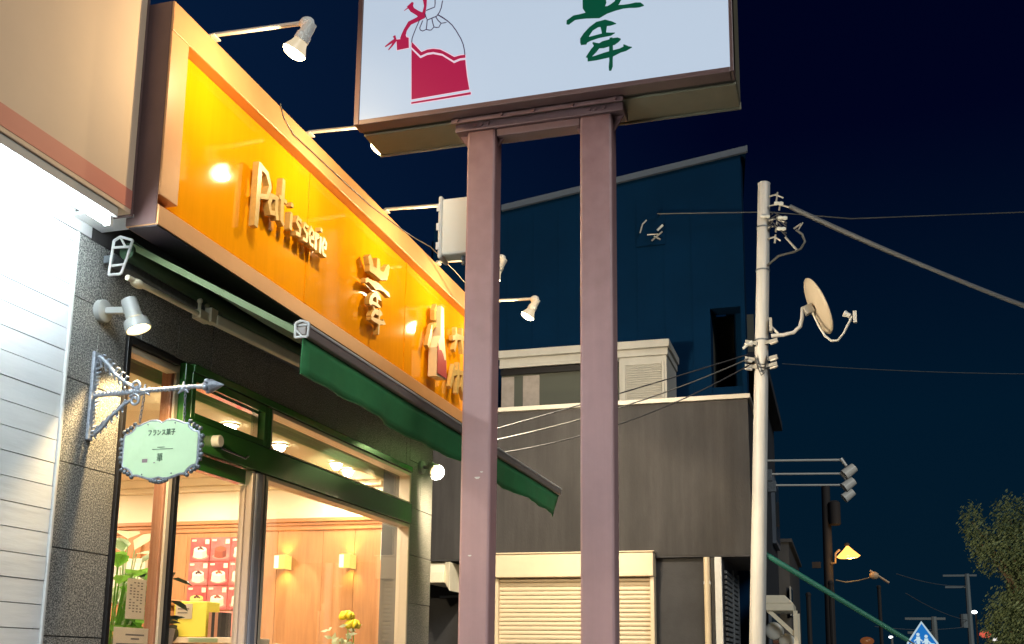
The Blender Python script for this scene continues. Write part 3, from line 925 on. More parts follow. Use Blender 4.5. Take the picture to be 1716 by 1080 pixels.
# loose cable lying along the fascia top
pts = [(-2.545, 4.47, 4.283), (-2.548, 4.52, 4.23), (-2.543, 4.62, 4.19), (-2.543, 5.1, 4.20), (-2.543, 5.6, 4.215), (-2.54, 6.1, 4.262), (-2.53, 6.30, 4.282), (-2.47, 6.40, 4.26), (-2.40, 6.7, 4.19), (-2.35, 6.93, 4.12)]
co = MB().tube(pts, .0034, 6).build("power_cable", M_cablewhite, None, loc=pts[0], smooth=True)
tag(co, "thin loose cable running along the top frame of the amber fascia", "cable")

# ------------------------------------------------------------------ awning
M_barbrown = mat("awning_bar_grey", (.24, .20, .18), .45)
aw = thing("awning", "half rolled-in green fabric awning with a hanging valance along its front bar", "awning", (-2.85, 3.6, 3.2))
YA, YB = 3.66, 7.86
# wall cassette / roller with end bracket
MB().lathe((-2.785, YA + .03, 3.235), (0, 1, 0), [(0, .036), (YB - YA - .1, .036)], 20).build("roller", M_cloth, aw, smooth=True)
MB().box(-2.885, -2.83, YA + .01, YB - .05, 3.185, 3.22).build("back_bar", M_darkiron, aw, bevel=.004)
eb = MB()
fr_ = [(-2.842, 3.125), (-2.782, 3.125), (-2.760, 3.19), (-2.738, 3.268), (-2.80, 3.29), (-2.83, 3.275)]
for a, b in zip(fr_, fr_[1:] + fr_[:1]):
    eb.tube([(a[0], YA, a[1]), (b[0], YA, b[1])], .006, 6)
eb.tube([(-2.836, YA, 3.165), (-2.77, YA, 3.165)], .0055, 6)
eb.tube([(-2.832, YA, 3.245), (-2.745, YA, 3.24)], .0055, 6)
eb.tube([(-2.80, YA, 3.29), (-2.77, YA, 3.24)], .005, 6)
eb.build("end_bracket", M_white, aw, smooth=True)
# cloth from roller to front bar (slightly sagging), open edge on the left
XB_, ZB_ = -1.985, 2.835
cl = MB()
NX, NY = 10, 24
vs, fsx = [], []
for i in range(NX + 1):
    f = i / NX
    for j in range(NY + 1):
        g = j / NY
        x = -2.775 + (XB_ + .03 + 2.775) * f
        z = 3.285 + (ZB_ + .005 - 3.285) * f - .035 * math.sin(math.pi * f) + .004 * math.sin(g * 23 + f * 4)
        vs.append((x, YA + .05 + (YB - YA - .1) * g, z))
for i in range(NX):
    for j in range(NY):
        a = i * (NY + 1) + j
        fsx.append((a, a + 1, a + NY + 2, a + NY + 1))
cl.add(vs, fsx)
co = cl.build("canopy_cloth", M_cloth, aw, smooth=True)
so = co.modifiers.new("thick", 'SOLIDIFY')
so.thickness = .0022
# front bar with end profile
MB().box(XB_, XB_ + .048, YA + .04, YB, ZB_ - .028, ZB_ + .010).build("front_bar", M_barbrown, aw, bevel=.006)
MB().box(XB_ + .006, XB_ + .052, YA + .04, YB, ZB_ + .011, ZB_ + .022).build("bar_lip", M_white, aw, bevel=.003)
MB().obox(((-2.775 + XB_ + .03) / 2, YA + .047, (3.285 + ZB_) / 2 - .022), ((XB_ + .03 + 2.775) / 2, 0, (ZB_ - 3.285) / 2), (0, .006, 0), (.005, 0, .012)).build("lit_cloth_edge", mat("lit_edge_green", (.12, .17, .07), .7), aw)  # pale strip added, light through the cloth edge put into its colour
ep = MB()
pr_ = [(XB_ + .003, ZB_ - .036), (XB_ + .058, ZB_ - .036), (XB_ + .062, ZB_ + .018), (XB_ + .03, ZB_ + .03), (XB_ + .003, ZB_ + .022)]
for a, b in zip(pr_, pr_[1:] + pr_[:1]):
    ep.tube([(a[0], YA + .034, a[1]), (b[0], YA + .034, b[1])], .005, 6)
ep.tube([(XB_ + .005, YA + .034, ZB_ - .005), (XB_ + .03, YA + .034, ZB_ - .03)], .004, 6)
ep.build("end_profile", M_white, aw, smooth=True)
# scalloped-free valance with gentle ripples
vl = MB()
vs, fsx = [], []
NJ = 60
for j in range(NJ + 1):
    g = j / NJ
    yv = YA + .05 + (YB - YA - .06) * g
    for i in range(5):
        f = i / 4
        x = XB_ + .03 + f * (.020 * math.sin(g * 17) + .012 * math.sin(g * 41 + 1) + .006 * math.sin(g * 97 + 2)) - .01 * f
        vs.append((x, yv - (.02 * f if j == 0 else 0), ZB_ - .03 - .155 * f + (.003 * math.sin(g * 11) + .001 * math.sin(g * 37)) * f))
for j in range(NJ):
    for i in range(4):
        a = j * 5 + i
        fsx.append((a, a + 1, a + 6, a + 5))
vl.add(vs, fsx)
vo = vl.build("valance", M_green, aw, smooth=True)
so = vo.modifiers.new("thick", 'SOLIDIFY')
so.thickness = .002
lv_ = MB()
lv_.add([(v[0] - .006, v[1] + .002, v[2] + .002) for v in vs], fsx)
lv_.build("valance_bounce_shield", mat("valance_bounce_shield", (.075, .070, .055), .85), aw, smooth=True)  # unseen dark sheet added behind the valance to stop green bounce light
hem = [(vs[j * 5 + 4][0], vs[j * 5 + 4][1], vs[j * 5 + 4][2]) for j in range(NJ + 1)]
MB().tube(hem, .003, 5).build("hem", mat("awning_hem", (.07, .22, .08), .7), vo)
# torsion rod, elbow joints and folded arms
MB().tube([(-2.765, YA + .02, 3.115), (-2.76, 4.22, 3.125)], .0125, 10).build("torsion_rod", M_cream, aw, smooth=True)
MB().ball((-2.765, YA + .09, 3.112), .024, 10, 7, (1, 1.8, .8)).build("rod_end", M_cream, aw, smooth=True)


def arm_pair(ys, d):
    s = MB()
    s.obox((-2.765, ys, 3.125), (.022, 0, 0), (0, .05, 0), (0, 0, .022))
    s.obox((-2.75, ys + .05 * d, 3.14), (.02, 0, 0), (0, .028, 0), (0, 0, .035))
    s.tube([(-2.77, ys - .02, 3.14), (-2.77, ys - .02, 3.19)], .009, 8)
    s.tube([(-2.77, ys + .04, 3.14), (-2.77, ys + .04, 3.185)], .009, 8)
    s.ball((-2.77, ys - .02, 3.195), .014)
    s.ball((-2.77, ys + .04, 3.19), .012)
    s.build("shoulder_joint", M_cream, aw, bevel=.004)
    a = Vector((-2.74, ys + .07 * d, 3.128))
    b = Vector((-2.50, ys + 1.35 * d, 3.05))
    dd = (b - a)
    up = Vector((0, 0, 1))
    n = dd.normalized().cross(up).normalized()
    MB().obox((a + b) / 2, dd / 2, n * .018, n.cross(dd.normalized()) * .026).build("upper_arm", M_cream, aw, bevel=.008)
    MB().ball(b, .036).build("elbow", M_cream, aw, smooth=True)
    c = Vector((XB_ + .0, ys + .35 * d, ZB_ - .005))
    dd = (c - b)
    n = dd.normalized().cross(up).normalized()
    MB().obox((b + c) / 2, dd / 2, n * .014, n.cross(dd.normalized()) * .018).build("forearm", M_cream, aw, bevel=.006)


arm_pair(4.25, 1)
arm_pair(7.35, -1)

# ------------------------------------------------------------------ wall spotlights
def wall_spot(name_label, base, head0, head1, watts, aim, size, rad=.035, glow=26, lamp_col=(1.0, .76, .42)):
    t = thing("wall_spotlight", name_label, "spotlight", base, group="wall spotlights on the granite piers")
    b = Vector(base)
    MB().lathe(b, (1, 0, 0), [(0, .048), (.026, .048), (.032, .040)], 22).build("wall_plate", M_spotgrey, t, smooth=True)
    h0, h1 = Vector(head0), Vector(head1)
    ax = (h1 - h0).normalized()
    mid = h0 + ax * .05
    MB().obox((b + Vector((.03, 0, 0)) + mid) / 2, (mid - b - Vector((.03, 0, 0))) / 2, (0, .012, 0), (0, 0, .014)).build("arm", M_spotgrey, t, bevel=.004)
    ln = (h1 - h0).length
    MB().lathe(h0, ax, [(0, .030), (.002, .0325), (ln * .62, .035), (ln * .66, .030)], 22, True, False).build("lamp_body", M_spotgrey, t, smooth=True)
    MB().lathe(h0 + ax * ln * .70, ax, [(0, .040), (.0, .051), (ln * .30, .055), (ln * .30, .050), (.006, .046)], 24, False, False).build("shade", M_spotgrey, t, smooth=True)
    for k in range(4):
        a = math.pi / 4 + k * math.pi / 2
        u = ax.orthogonal().normalized()
        w = ax.cross(u)
        o = (u * math.cos(a) + w * math.sin(a)) * .040
        MB().tube([h0 + ax * ln * .6 + o * .8, h0 + ax * ln * .73 + o], .004, 5).build("strut", M_spotgrey, t)
    MB().lathe(h0 + ax * ln * .74, ax, [(0, .030), (ln * .12, .040), (ln * .20, .028)], 16).build("bulb", emit("spot_bulb", (1, .74, .34), glow), t, smooth=True)
    spot("spot_light", h1 + ax * .075, aim, watts, lamp_col, size, .35, rad, t)
    return t


wall_spot("white wall spotlight lighting the hanging bracket sign from above", (-2.90, 3.70, 2.985), (-2.765, 3.70, 3.025), (-2.715, 3.715, 2.895), 60, (-2.66, 3.98, 2.2), 128, .02, 26, (1.0, .70, .33))
wall_spot("blazing wall spotlight at the far right end of the shop front", (-2.90, 7.42, 2.98), (-2.775, 7.32, 2.965), (-2.685, 7.20, 2.895), 230, (-1.2, 8.9, 2.85), 172, .04, 2.6, (1.0, .80, .50))

# ------------------------------------------------------------------ wrought bracket and hanging plaque
br = thing("sign_bracket", "silvery wrought iron bracket with scrolls and a spear tip fixed to the granite pier", "bracket", (-2.9, 3.69, 2.44))
MB().box(-2.90, -2.885, 3.672, 3.708, 2.43, 2.805).build("back_plate", M_iron, br, bevel=.004)
q = MB()
for i in range(20):
    zz = 2.45 + i * .0175
    q.tube([(-2.882, 3.69, zz), (-2.868 + .006 * math.sin(i * 1.7), 3.69 + .012 * math.sin(i), zz + .008)], [.006, .0035], 6)
q.build("leaf_edge", M_iron, br, smooth=True)
arm = [(-2.885, 3.69, 2.618), (-2.75, 3.69, 2.620), (-2.60, 3.69, 2.625), (-2.46, 3.69, 2.628), (-2.385, 3.69, 2.628)]
MB().tube(arm, .0085, 10).build("arm", M_iron, br, smooth=True)
q = MB().lathe((-2.40, 3.69, 2.626), (1, 0, 0), [(0, .010), (.02, .010), (.035, .020), (.05, .010), (.06, .012), (.062, .028), (.118, .002)], 10)
for a in range(4):
    an = a * math.pi / 2 + .4
    q.ball((-2.355, 3.69 + .02 * math.cos(an), 2.626 + .02 * math.sin(an)), .011)
q.build("spear_tip", M_iron, br, smooth=True)


def scroll(cx, cz, r0, turns, a0, n=30):
    return [(cx + r0 * (1 - .75 * i / n) * math.cos(a0 + turns * 2 * math.pi * i / n), 3.69, cz + r0 * (1 - .75 * i / n) * math.sin(a0 + turns * 2 * math.pi * i / n)) for i in range(n + 1)]


q = MB()
for s in (1, -1):
    q.tube([(-2.872, 3.69, 2.618 + s * .165), (-2.84, 3.69, 2.618 + s * .14), (-2.79, 3.69, 2.618 + s * .085), (-2.74, 3.69, 2.618 + s * .048), (-2.70, 3.69, 2.618 + s * .025)], [.007, .009, .0075, .007, .006], 8)
    q.tube([(x, yv, 2.618 + s * (z - 2.618)) for x, yv, z in scroll(-2.69, 2.648, .027, 1.4, -2.6)], .0062, 7)
q.build("scroll", M_iron, br, smooth=True)
q = MB()
for s in (1, -1):
    for i in range(6):
        f = i / 5
        cx, cz = -2.866 + f * .12, 2.618 + s * (.15 - f * .10)
        q.tube([(cx, 3.69, cz), (cx + .012, 3.69, cz + .022), (cx + .024, 3.69, cz + .018)], [.007, .005, .003], 6)
        q.tube([(cx, 3.69, cz), (cx - .004, 3.69 + .008, cz - .02), (cx + .004, 3.69, cz - .03)], [.007, .005, .003], 6)
for cx in (-2.645, -2.465):
    for an in (0.5, 1.57, 2.6, -.6, 3.8):
        q.tube([(cx, 3.69, 2.622), (cx + .03 * math.cos(an), 3.69, 2.622 + .03 * math.sin(an))], [.009, .003], 6)
for i in range(24):
    xx = -2.86 + i * .018
    q.lathe((xx, 3.69, 2.6235), (1, 0, .3), [(0, .0098), (.004, .0115), (.008, .0098)], 8)
q.build("leaf_ornament", M_iron, br, smooth=True)

pq = thing("hanging_sign", "pale green scalloped plaque hanging by two chains from the wrought iron bracket", "sign", (-2.55, 3.69, 2.24))
cxp, czp, W2, H2 = -2.548, 2.378, .172, .118


def outline(sx=1.0, sz=1.0):
    pts = []
    # clockwise from the top centre notch
    half = [(0, .905), (.14, 1.0), (.30, 1.0), (.46, .93), (.62, .84), (.70, .85)]
    corner = [(.72, .74), (.80, .63), (.90, .56), (.985, .53)]
    side_ = [(1.0, .40), (1.0, 0)]
    quad = half + corner + side_
    low = [(1.0, -.45), (.985, -.56), (.88, -.60), (.79, -.68), (.72, -.80), (.70, -.86), (.58, -.86), (.42, -.93), (.26, -1.0), (.12, -1.0), (0, -.955)]
    r = quad + low
    l = [(-x, z) for x, z in reversed(r[1:-1])]
    return [(cxp + x * W2 * sx, czp + z * H2 * sz) for x, z in r + l]


ol = outline()
pl = MB().prism([(x, 3.682, z) for x, z in outline(.975, .97)], (0, .012, 0)).build("plaque", M_plaque, pq)
loop = [(x, 3.688, z) for x, z in ol]
MB().tube(loop + loop[:1], .0058, 7, False).build("rim", M_iron, pq, smooth=True)
q = MB()
for sx in (-1, 1):
    for i, zz in enumerate((-.40, -.24, -.08, .08, .24, .38)):
        q.ball((cxp + sx * W2 * 1.055 + sx * .004 * (i % 2), 3.688, czp + zz * H2), .0085 + .002 * (i % 2), 8, 6)
        q.tube([(cxp + sx * W2, 3.688, czp + zz * H2), (cxp + sx * W2 * 1.06, 3.688, czp + zz * H2 + .005)], .004, 5)
    for sz in (-1, 1):
        for a, b in ((.74, .98), (.84, .86), (.93, .78), (1.02, .70)):
            q.ball((cxp + sx * W2 * a, 3.688, czp + sz * H2 * b * .93), .0095, 8, 6)
            q.tube([(cxp + sx * W2 * (a - .06), 3.688, czp + sz * H2 * (b - .12) * .93), (cxp + sx * W2 * a, 3.688, czp + sz * H2 * b * .93)], .004, 5)
for i in range(-3, 4):
    q.ball((cxp + i * .0125, 3.688, czp - H2 * 1.06 - .006 * math.cos(i * .5)), .0105 - abs(i) * .001, 8, 6)
q.build("scrollwork", M_darkiron, pq, smooth=True, kind="stuff")
for cx, top_ in ((-2.645, 2.612), (-2.455, 2.618)):
    q = MB()
    zz = top_
    bx = cx - .012 if cx < -2.55 else cx + .004
    n = 7
    zb = czp + H2 * .93 + .004
    for i in range(n):
        f = (i + .5) / n
        c = (cx + (bx - cx) * f, 3.69, top_ + (zb - top_) * f)
        hgt = (top_ - zb) / n * .62
        ring = []
        for k in range(11):
            a = 2 * math.pi * k / 10
            if i % 2:
                ring.append((c[0] + .0045 * math.cos(a), c[1], c[2] + hgt * math.sin(a)))
            else:
                ring.append((c[0], c[1] + .0045 * math.cos(a), c[2] + hgt * math.sin(a)))
        q.tube(ring, .0018, 5, False)
    q.build("chain", M_darkiron, pq)
q = text_mesh("フランス菓子", .0275, lambda x, z, d: (cxp - .062 + x * .78, 3.6815 - d, czp + .058 + z), .0012, .0004)
q.build("lettering", M_plaqueink, pq)
q = MB().box(cxp - .035, cxp + .06, 3.680, 3.6815, czp - .0015, czp + .0005).box(cxp - .012, cxp + .022, 3.680, 3.6815, czp + .0065, czp + .008)
q.build("printed_rule", M_plaqueink, pq)
q = text_mesh("華", .036, lambda x, z, d: (cxp - .012 + x * .8, 3.6815 - d, czp - .047 + z), .0012, .0002)
q.build("character", M_plaqueink, pq)
MB().box(cxp - .078, cxp - .054, 3.6805, 3.6815, czp - .052, czp - .038).box(cxp - .025, cxp - .018, 3.6805, 3.6815, czp - .056, czp - .053).build("printed_mark", M_pinkink, pq)
for dx, dz in ((-.062, .103), (.062, .103), (-.075, -.10), (.06, -.10)):
    MB().ball((cxp + dx, 3.681, czp + dz), .0032, 8, 5).build("screw", M_darkiron, pq)
# ------------------------------------------------------------------ tall pole sign
ps = thing("pole_sign", "tall brown twin-post sign, lit white face with crimson bag emblem and green brush character", "sign", (-1.2, 4.42, 0))
SX0, SX1, SZ0, SZ1, SY0, SY1 = -2.06, -0.322, 4.01, 5.28, 4.30, 4.62
case = MB()
case.box(SX0, SX1, SY0 + .012, SY1, SZ0 + .022, SZ1).build("case", M_signunder, ps)
fr = MB()
fr.box(SX0, SX0 + .026, SY0, SY0 + .08, SZ0 + .002, SZ1).box(SX1 - .016, SX1, SY0, SY0 + .08, SZ0 + .002, SZ1)
fr.box(SX0 + .026, SX1 - .016, SY0, SY0 + .075, SZ0, SZ0 + .024).box(SX0, SX1, SY0, SY0 + .08, SZ1, SZ1 + .03)
fr.build("frame", M_brownsteel, ps, bevel=.003)
MB().box(SX0 + .004, SX1 - .004, SY0 + .078, SY0 + .115, SZ0 + .012, SZ0 + .0215).build("under_groove", M_bronze, ps)
MB().box(SX0 + .002, SX1 - .002, SY0 + .118, SY1 - .002, SZ0 + .004, SZ0 + .0215).build("under_plate", M_signunder, ps, bevel=.003)
MB().box(SX0 - .002, SX1 + .002, SY1 + .001, SY1 + .012, SZ0 - .004, SZ0 + .03).build("rear_lip", M_signunder, ps, bevel=.002)
M_face = emit("lit_sign_face", (0.545, 0.650, 0.79), .88)
M_art_red = emit("lit_crimson_print", (0.44, 0.012, 0.070), .85)
M_art_green = emit("lit_green_print", (0.0, 0.066, 0.032), 1.0)
M_art_line = emit("lit_plum_line", (0.035, 0.012, 0.055), 1.0)
M_art_pink = emit("lit_pale_pink", (0.80, 0.58, 0.68), 1.0)
face = box("lit_face", M_face, ps, SX0 + .0265, SX1 - .0165, SY0 + .006, SY0 + .0115, SZ0 + .0245, SZ1 - .001)
sf = lambda x, z, d: (x, SY0 + .0058 - d, z)


def grow(poly, k):
    cx = sum(p[0] for p in poly) / len(poly)
    cz = sum(p[1] for p in poly) / len(poly)
    out = []
    n = len(poly)
    A = sum(poly[i][0] * poly[(i + 1) % n][1] - poly[(i + 1) % n][0] * poly[i][1] for i in range(n))
    sg = 1 if A > 0 else -1
    for i in range(n):
        a, b, c = poly[i - 1], poly[i], poly[(i + 1) % n]
        d1 = Vector((b[0] - a[0], b[1] - a[1])).normalized()
        d2 = Vector((c[0] - b[0], c[1] - b[1])).normalized()
        nn = Vector((d1.y + d2.y, -d1.x - d2.x)) * sg
        nn = nn.normalized() if nn.length > 1e-6 else Vector((0, 0))
        out.append((b[0] + nn.x * k, b[1] + nn.y * k))
    return out


for nm, poly in (("emblem_body", BAG_BODY), ("emblem_band", BAG_BAND), ("emblem_hem", BAG_HEM), ("emblem_tag", BAG_TAG)):
    MB().prism([sf(x, z, .0001) for x, z in grow(poly, .0042)], (0, -.0002, 0)).build(nm + "_border", M_art_pink, face)
    MB().prism([sf(x, z, .0005) for x, z in poly], (0, -.0004, 0)).build(nm, M_art_red, face)
stroke_set(MB(), BAG_RIBBON, lambda x, z, d: sf(x, z, .0012 + d), .0003, .0001).build("emblem_ribbon", M_art_red, face)
stroke_set(MB(), BAG_LINE, lambda x, z, d: sf(x, z, .0026 + d), .0003, .0001).build("emblem_outline", M_art_line, face)
KS = KANJI + [[(-.965, 4.60, .03), (-.955, 4.55, .045), (-.95, 4.48, .05)], [(-.79, 4.60, .03), (-.80, 4.52, .04), (-.808, 4.43, .03)], [(-1.03, 4.545, .03), (-.9, 4.56, .04), (-.72, 4.575, .03)]]
stroke_set(MB(), KS, lambda x, z, d: sf(x, z, .0005 + d), .0003, .0001, 1.16).build("brush_character", M_art_green, face)


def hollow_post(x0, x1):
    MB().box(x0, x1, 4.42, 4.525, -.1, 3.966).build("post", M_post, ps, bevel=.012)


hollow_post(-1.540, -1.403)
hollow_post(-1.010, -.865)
MB().box(-1.597, -.812, 4.415, 4.53, 3.967, 4.008).build("head_beam", M_beam, ps, bevel=.004)
MB().box(-1.401, -1.012, 4.43, 4.515, 3.93, 3.965).build("cross_beam", M_beam, ps, bevel=.004)
MB().box(-1.60, -.806, 4.366, 4.372, 3.985, 4.0095).box(-1.60, -.806, 4.366, 4.40, 4.004, 4.0095).build("mount_angle", M_beam, ps)
q = MB()
for x in (-1.57, -1.36, -1.21, -1.03, -.84):
    q.lathe((x, 4.365, 3.996), (0, -1, 0), [(0, .008), (.008, .008)], 6)
for x in (-1.50, -1.47, -1.44, -.965, -.94, -.90):
    q.lathe((x, 4.414, 3.988), (0, -1, 0), [(0, .0085), (.007, .0085)], 6)
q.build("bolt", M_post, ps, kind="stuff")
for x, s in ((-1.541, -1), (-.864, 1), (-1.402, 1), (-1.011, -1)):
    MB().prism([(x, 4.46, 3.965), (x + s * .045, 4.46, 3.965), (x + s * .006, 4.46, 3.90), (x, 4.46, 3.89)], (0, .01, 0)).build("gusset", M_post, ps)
M_scuff = mat("bare_scuff", (.75, .70, .66), .7)
for cx_, cz_, r_ in ((-1.462, 2.345, .011), (-1.443, 2.37, .006), (-1.49, 2.01, .007)):
    MB().prism([(cx_ + r_ * (1 + .4 * math.sin(3 * a)) * math.cos(a), 4.4195, cz_ + r_ * .6 * (1 + .3 * math.cos(2 * a)) * math.sin(a)) for a in [i * math.pi / 6 for i in range(12)]], (0, -.0006, 0)).build("paint_scuff", M_scuff, ps)
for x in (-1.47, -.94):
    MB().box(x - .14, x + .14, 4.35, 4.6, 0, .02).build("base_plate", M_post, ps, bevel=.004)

jb = thing("junction_box", "white plastic junction box fixed behind the left brown post", "box", (-1.62, 4.55, 3.4))
MB().box(-1.700, -1.542, 4.535, 4.63, 3.425, 3.705).build("body", M_plastic, jb, bevel=.012)
MB().box(-1.716, -1.696, 4.53, 4.64, 3.41, 3.72).build("lid", M_plastic, jb, bevel=.010)
for z in (3.47, 3.565, 3.66):
    MB().box(-1.722, -1.705, 4.527, 4.533, z - .018, z + .018).build("latch", M_white, jb, bevel=.002)
MB().lathe((-1.60, 4.58, 3.425), (0, 0, -1), [(0, .014), (.02, .014), (.022, .010), (.04, .010)], 12).build("cable_gland", M_darkiron, jb, smooth=True)

# ------------------------------------------------------------------ grey flat-roofed house behind
gh = thing("flat_roofed_house", "grey stucco flat-roofed house with a cream roller shutter under an overhang", "house", (-2.2, 10, 0))
YB0 = 10.0
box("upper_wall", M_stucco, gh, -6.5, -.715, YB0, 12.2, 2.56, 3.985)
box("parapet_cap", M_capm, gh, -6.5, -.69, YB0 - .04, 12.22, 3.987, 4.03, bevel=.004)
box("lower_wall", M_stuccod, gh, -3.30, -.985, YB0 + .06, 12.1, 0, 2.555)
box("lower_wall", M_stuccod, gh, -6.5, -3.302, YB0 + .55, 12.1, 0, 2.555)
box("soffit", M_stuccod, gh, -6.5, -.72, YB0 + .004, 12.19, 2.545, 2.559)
sh = MB().box(-3.10, -1.585, YB0 - .11, YB0 + .055, 2.37, 2.585).box(-3.11, -1.575, YB0 - .125, YB0 + .055, 2.586, 2.60).build("roller_shutter", M_shutter, gh, bevel=.006)
box("guide_rail", M_shutter, sh, -1.625, -1.587, YB0 - .06, YB0 + .055, 0, 2.369, bevel=.004)
box("guide_rail", M_shutter, sh, -3.10, -3.062, YB0 - .06, YB0 + .055, 0, 2.369, bevel=.004)
me_sl = None
pit = 0.0405
z = 2.368
i = 0
sl_prof = [(0, .001), (-.008, .006), (-.011, .018), (-.009, .030), (-.002, .0385), (0.006, .0385), (.006, .001)]
proto = None
while z - pit > 0.02:
    z -= pit
    if proto is None:
        proto = MB().prism([(-3.061, YB0 + p[0], z + p[1]) for p in sl_prof], (1.435, 0, 0)).build("slat", M_shutter, sh)
        z_first = z
    else:
        d = proto.copy()
        C.objects.link(d)
        d.location = Vector(proto.location) + Vector((0, 0, z - z_first))
# passage side: pale door edges, pipes, louvred side wall
box("drainpipe_bracket", M_white, gh, -1.15, -1.09, YB0 + .0, YB0 + .058, 2.30, 2.325)
MB().tube([(-1.12, YB0 + .02, 0), (-1.12, YB0 + .02, 2.543)], .030, 14).build("drainpipe", M_shutter, gh, smooth=True)
box("dark_gap", M_bronze, gh, -1.085, -1.052, YB0 + .02, YB0 + .058, 0, 2.543)
box("white_pillar", M_white, gh, -1.050, -.987, YB0 - .005, YB0 + .058, 0, 2.543, bevel=.006)
lv = MB().box(-.984, -.974, YB0 + .06, 12.1, .05, 2.54).build("louvre_wall", M_stuccod, gh)
z = 0.10
M_louv = mat("louvre_grey", (0.16, 0.17, 0.18), .6)
while z < 2.42:
    for a, b in ((YB0 + .07, YB0 + .66), (YB0 + .70, YB0 + 1.26)):
        piece("louvre", M_louv, lv, -.972, -.952, a, b, z, z + .028)
    z += .046
for yv in (YB0 + .68, YB0 + 1.28):
    box("louvre_post", M_louv, lv, -.972, -.945, yv - .018, yv + .018, .05, 2.48)
# duct hood on the left of the passage
hd = MB()
prof = [(YB0 + .54, 2.545), (YB0 + .10, 2.545), (YB0 - .02, 2.50), (YB0 - .06, 2.43), (YB0 - .06, 2.33), (YB0 + .54, 2.33)]
hd.prism([(-3.83, a, b) for a, b in prof], (.22, 0, 0))
hd.prism([(-3.61, YB0 - .03, 2.53), (-3.555, YB0 - .06, 2.53), (-3.55, YB0 - .06, 2.25), (-3.61, YB0 - .03, 2.33)], (0, .5, 0))
hd.build("duct_hood", M_cream, gh, bevel=.006)
MB().tube([(-3.515, YB0 + .3, 0), (-3.515, YB0 + .3, 2.52)], .026, 12).build("white_pipe", M_white, gh, smooth=True)
MB().tube([(-3.85, YB0 + .5, 2.235), (-3.56, YB0 + .5, 2.235)], .012, 8).build("cross_pipe", M_housetrim, gh, smooth=True)

# ------------------------------------------------------------------ dark house with mono-pitch roof
dh = thing("dark_house", "tall dark teal house with a sloping pale roof edge and a lit cream bay window", "house", (-2.2, 11.5, 0))
YH = 11.5


def zt(x):
    return 6.76 + (x + 3.53) / 2.784 * .362


q = MB()
q.prism([(-4.4, YH, 0), (-1.19, YH, 0), (-1.19, YH, zt(-1.19)), (-4.4, YH, zt(-4.4))], (0, .25, 0))
q.prism([(-1.19, YH, 0), (-.822, YH, 0), (-.822, YH, 4.42), (-1.19, YH, 4.42)], (0, .25, 0))
q.prism([(-1.19, YH, 5.375), (-.822, YH, 5.375), (-.822, YH, zt(-.822)), (-1.19, YH, zt(-1.19))], (0, .25, 0))
q.prism([(-.868, YH, 4.42), (-.822, YH, 4.42), (-.822, YH, 5.375), (-.868, YH, 5.375)], (0, .25, 0))
q.build("front_wall", M_house, dh)
q = MB()
q.prism([(-.822, YH + .25, 0), (-1.35, 16.5, 0), (-1.35, 16.5, 7.0), (-.822, YH + .25, zt(-.822) - .002)], (-.12, 0, 0))
q.prism([(-4.4, YH + .25, 0), (-4.4, 16.5, 0), (-4.4, 16.5, 6.6), (-4.4, YH + .25, 6.6)], (-.12, 0, 0))
q.build("side_wall", M_house, dh)
MB().prism([(-3.55, YH - .05, zt(-3.55)), (-.74, YH - .05, zt(-.74)), (-.74, YH - .05, zt(-.74) + .07), (-3.55, YH - .05, zt(-3.55) + .07)], (0, .04, 0)).build("roof_edge", M_housetrim, dh)
MB().prism([(-4.4, YH - .005, zt(-4.4) + .002), (-.76, YH - .005, zt(-.76) + .002), (-1.3, 16.6, 7.0), (-4.4, 16.6, 6.7)], (0, 0, .05)).build("roof", M_house, dh)
# recessed balcony
MB().box(-1.35, -.80, YH + 1.0, YH + 1.05, 4.2, 5.6).build("balcony_back_wall", M_recess, dh)
MB().box(-1.21, -1.192, YH + .25, YH + 1.0, 4.3, 5.5).build("balcony_side_wall", M_recess, dh)
MB().box(-1.19, -.868, YH + .02, YH + .08, 4.42, 4.50).build("balcony_kerb", M_house, dh)
for x in (-1.38, -1.68, -1.98, -2.28, -2.58, -2.88, -3.18, -3.48):
    box("wall_joint", M_house, dh, x - .006, x + .006, YH - .006, YH - .001, 4.0, 6.7)
# bay window
bw = MB().box(-3.36, -1.53, 10.74, 11.49, 4.765, 4.845).box(-3.34, -1.55, 10.78, 11.49, 4.69, 4.764).build("bay_window", M_bay, dh, bevel=.006)
box("sill_band", M_bay, bw, -3.34, -2.06, 10.775, 10.80, 4.66, 4.688)
box("shutter_panel", M_bay, bw, -2.055, -1.565, 10.80, 11.49, 4.0, 4.689, bevel=.004)
MB().box(-2.03, -1.99, 10.785, 10.799, 4.0, 4.63).box(-1.615, -1.59, 10.785, 10.799, 4.0, 4.63).box(-1.989, -1.616, 10.785, 10.799, 4.60, 4.63).build("shutter_frame", M_bay, bw, bevel=.002)
z = 4.03
q = MB()
while z < 4.585:
    q.obox((-1.80, 10.792, z), (.18, 0, 0), (0, .006, .006), (0, -.002, .004))
    z += .024
q.build("louvre_blade", M_bay, bw, kind='stuff')
box("window_frame", M_bronze, bw, -3.34, -2.058, 10.83, 10.87, 4.60, 4.659)
box("pane", M_baywin, bw, -3.34, -2.058, 10.875, 10.885, 4.0, 4.66)
box("curtain", M_curtain, bw, -3.10, -2.92, 10.862, 10.873, 4.0, 4.585)
box("curtain", M_curtain, bw, -3.34, -3.20, 10.868, 10.873, 4.0, 4.585)
box("base_wall", M_stuccod, bw, -3.34, -1.57, 10.90, 11.49, 3.6, 4.6)

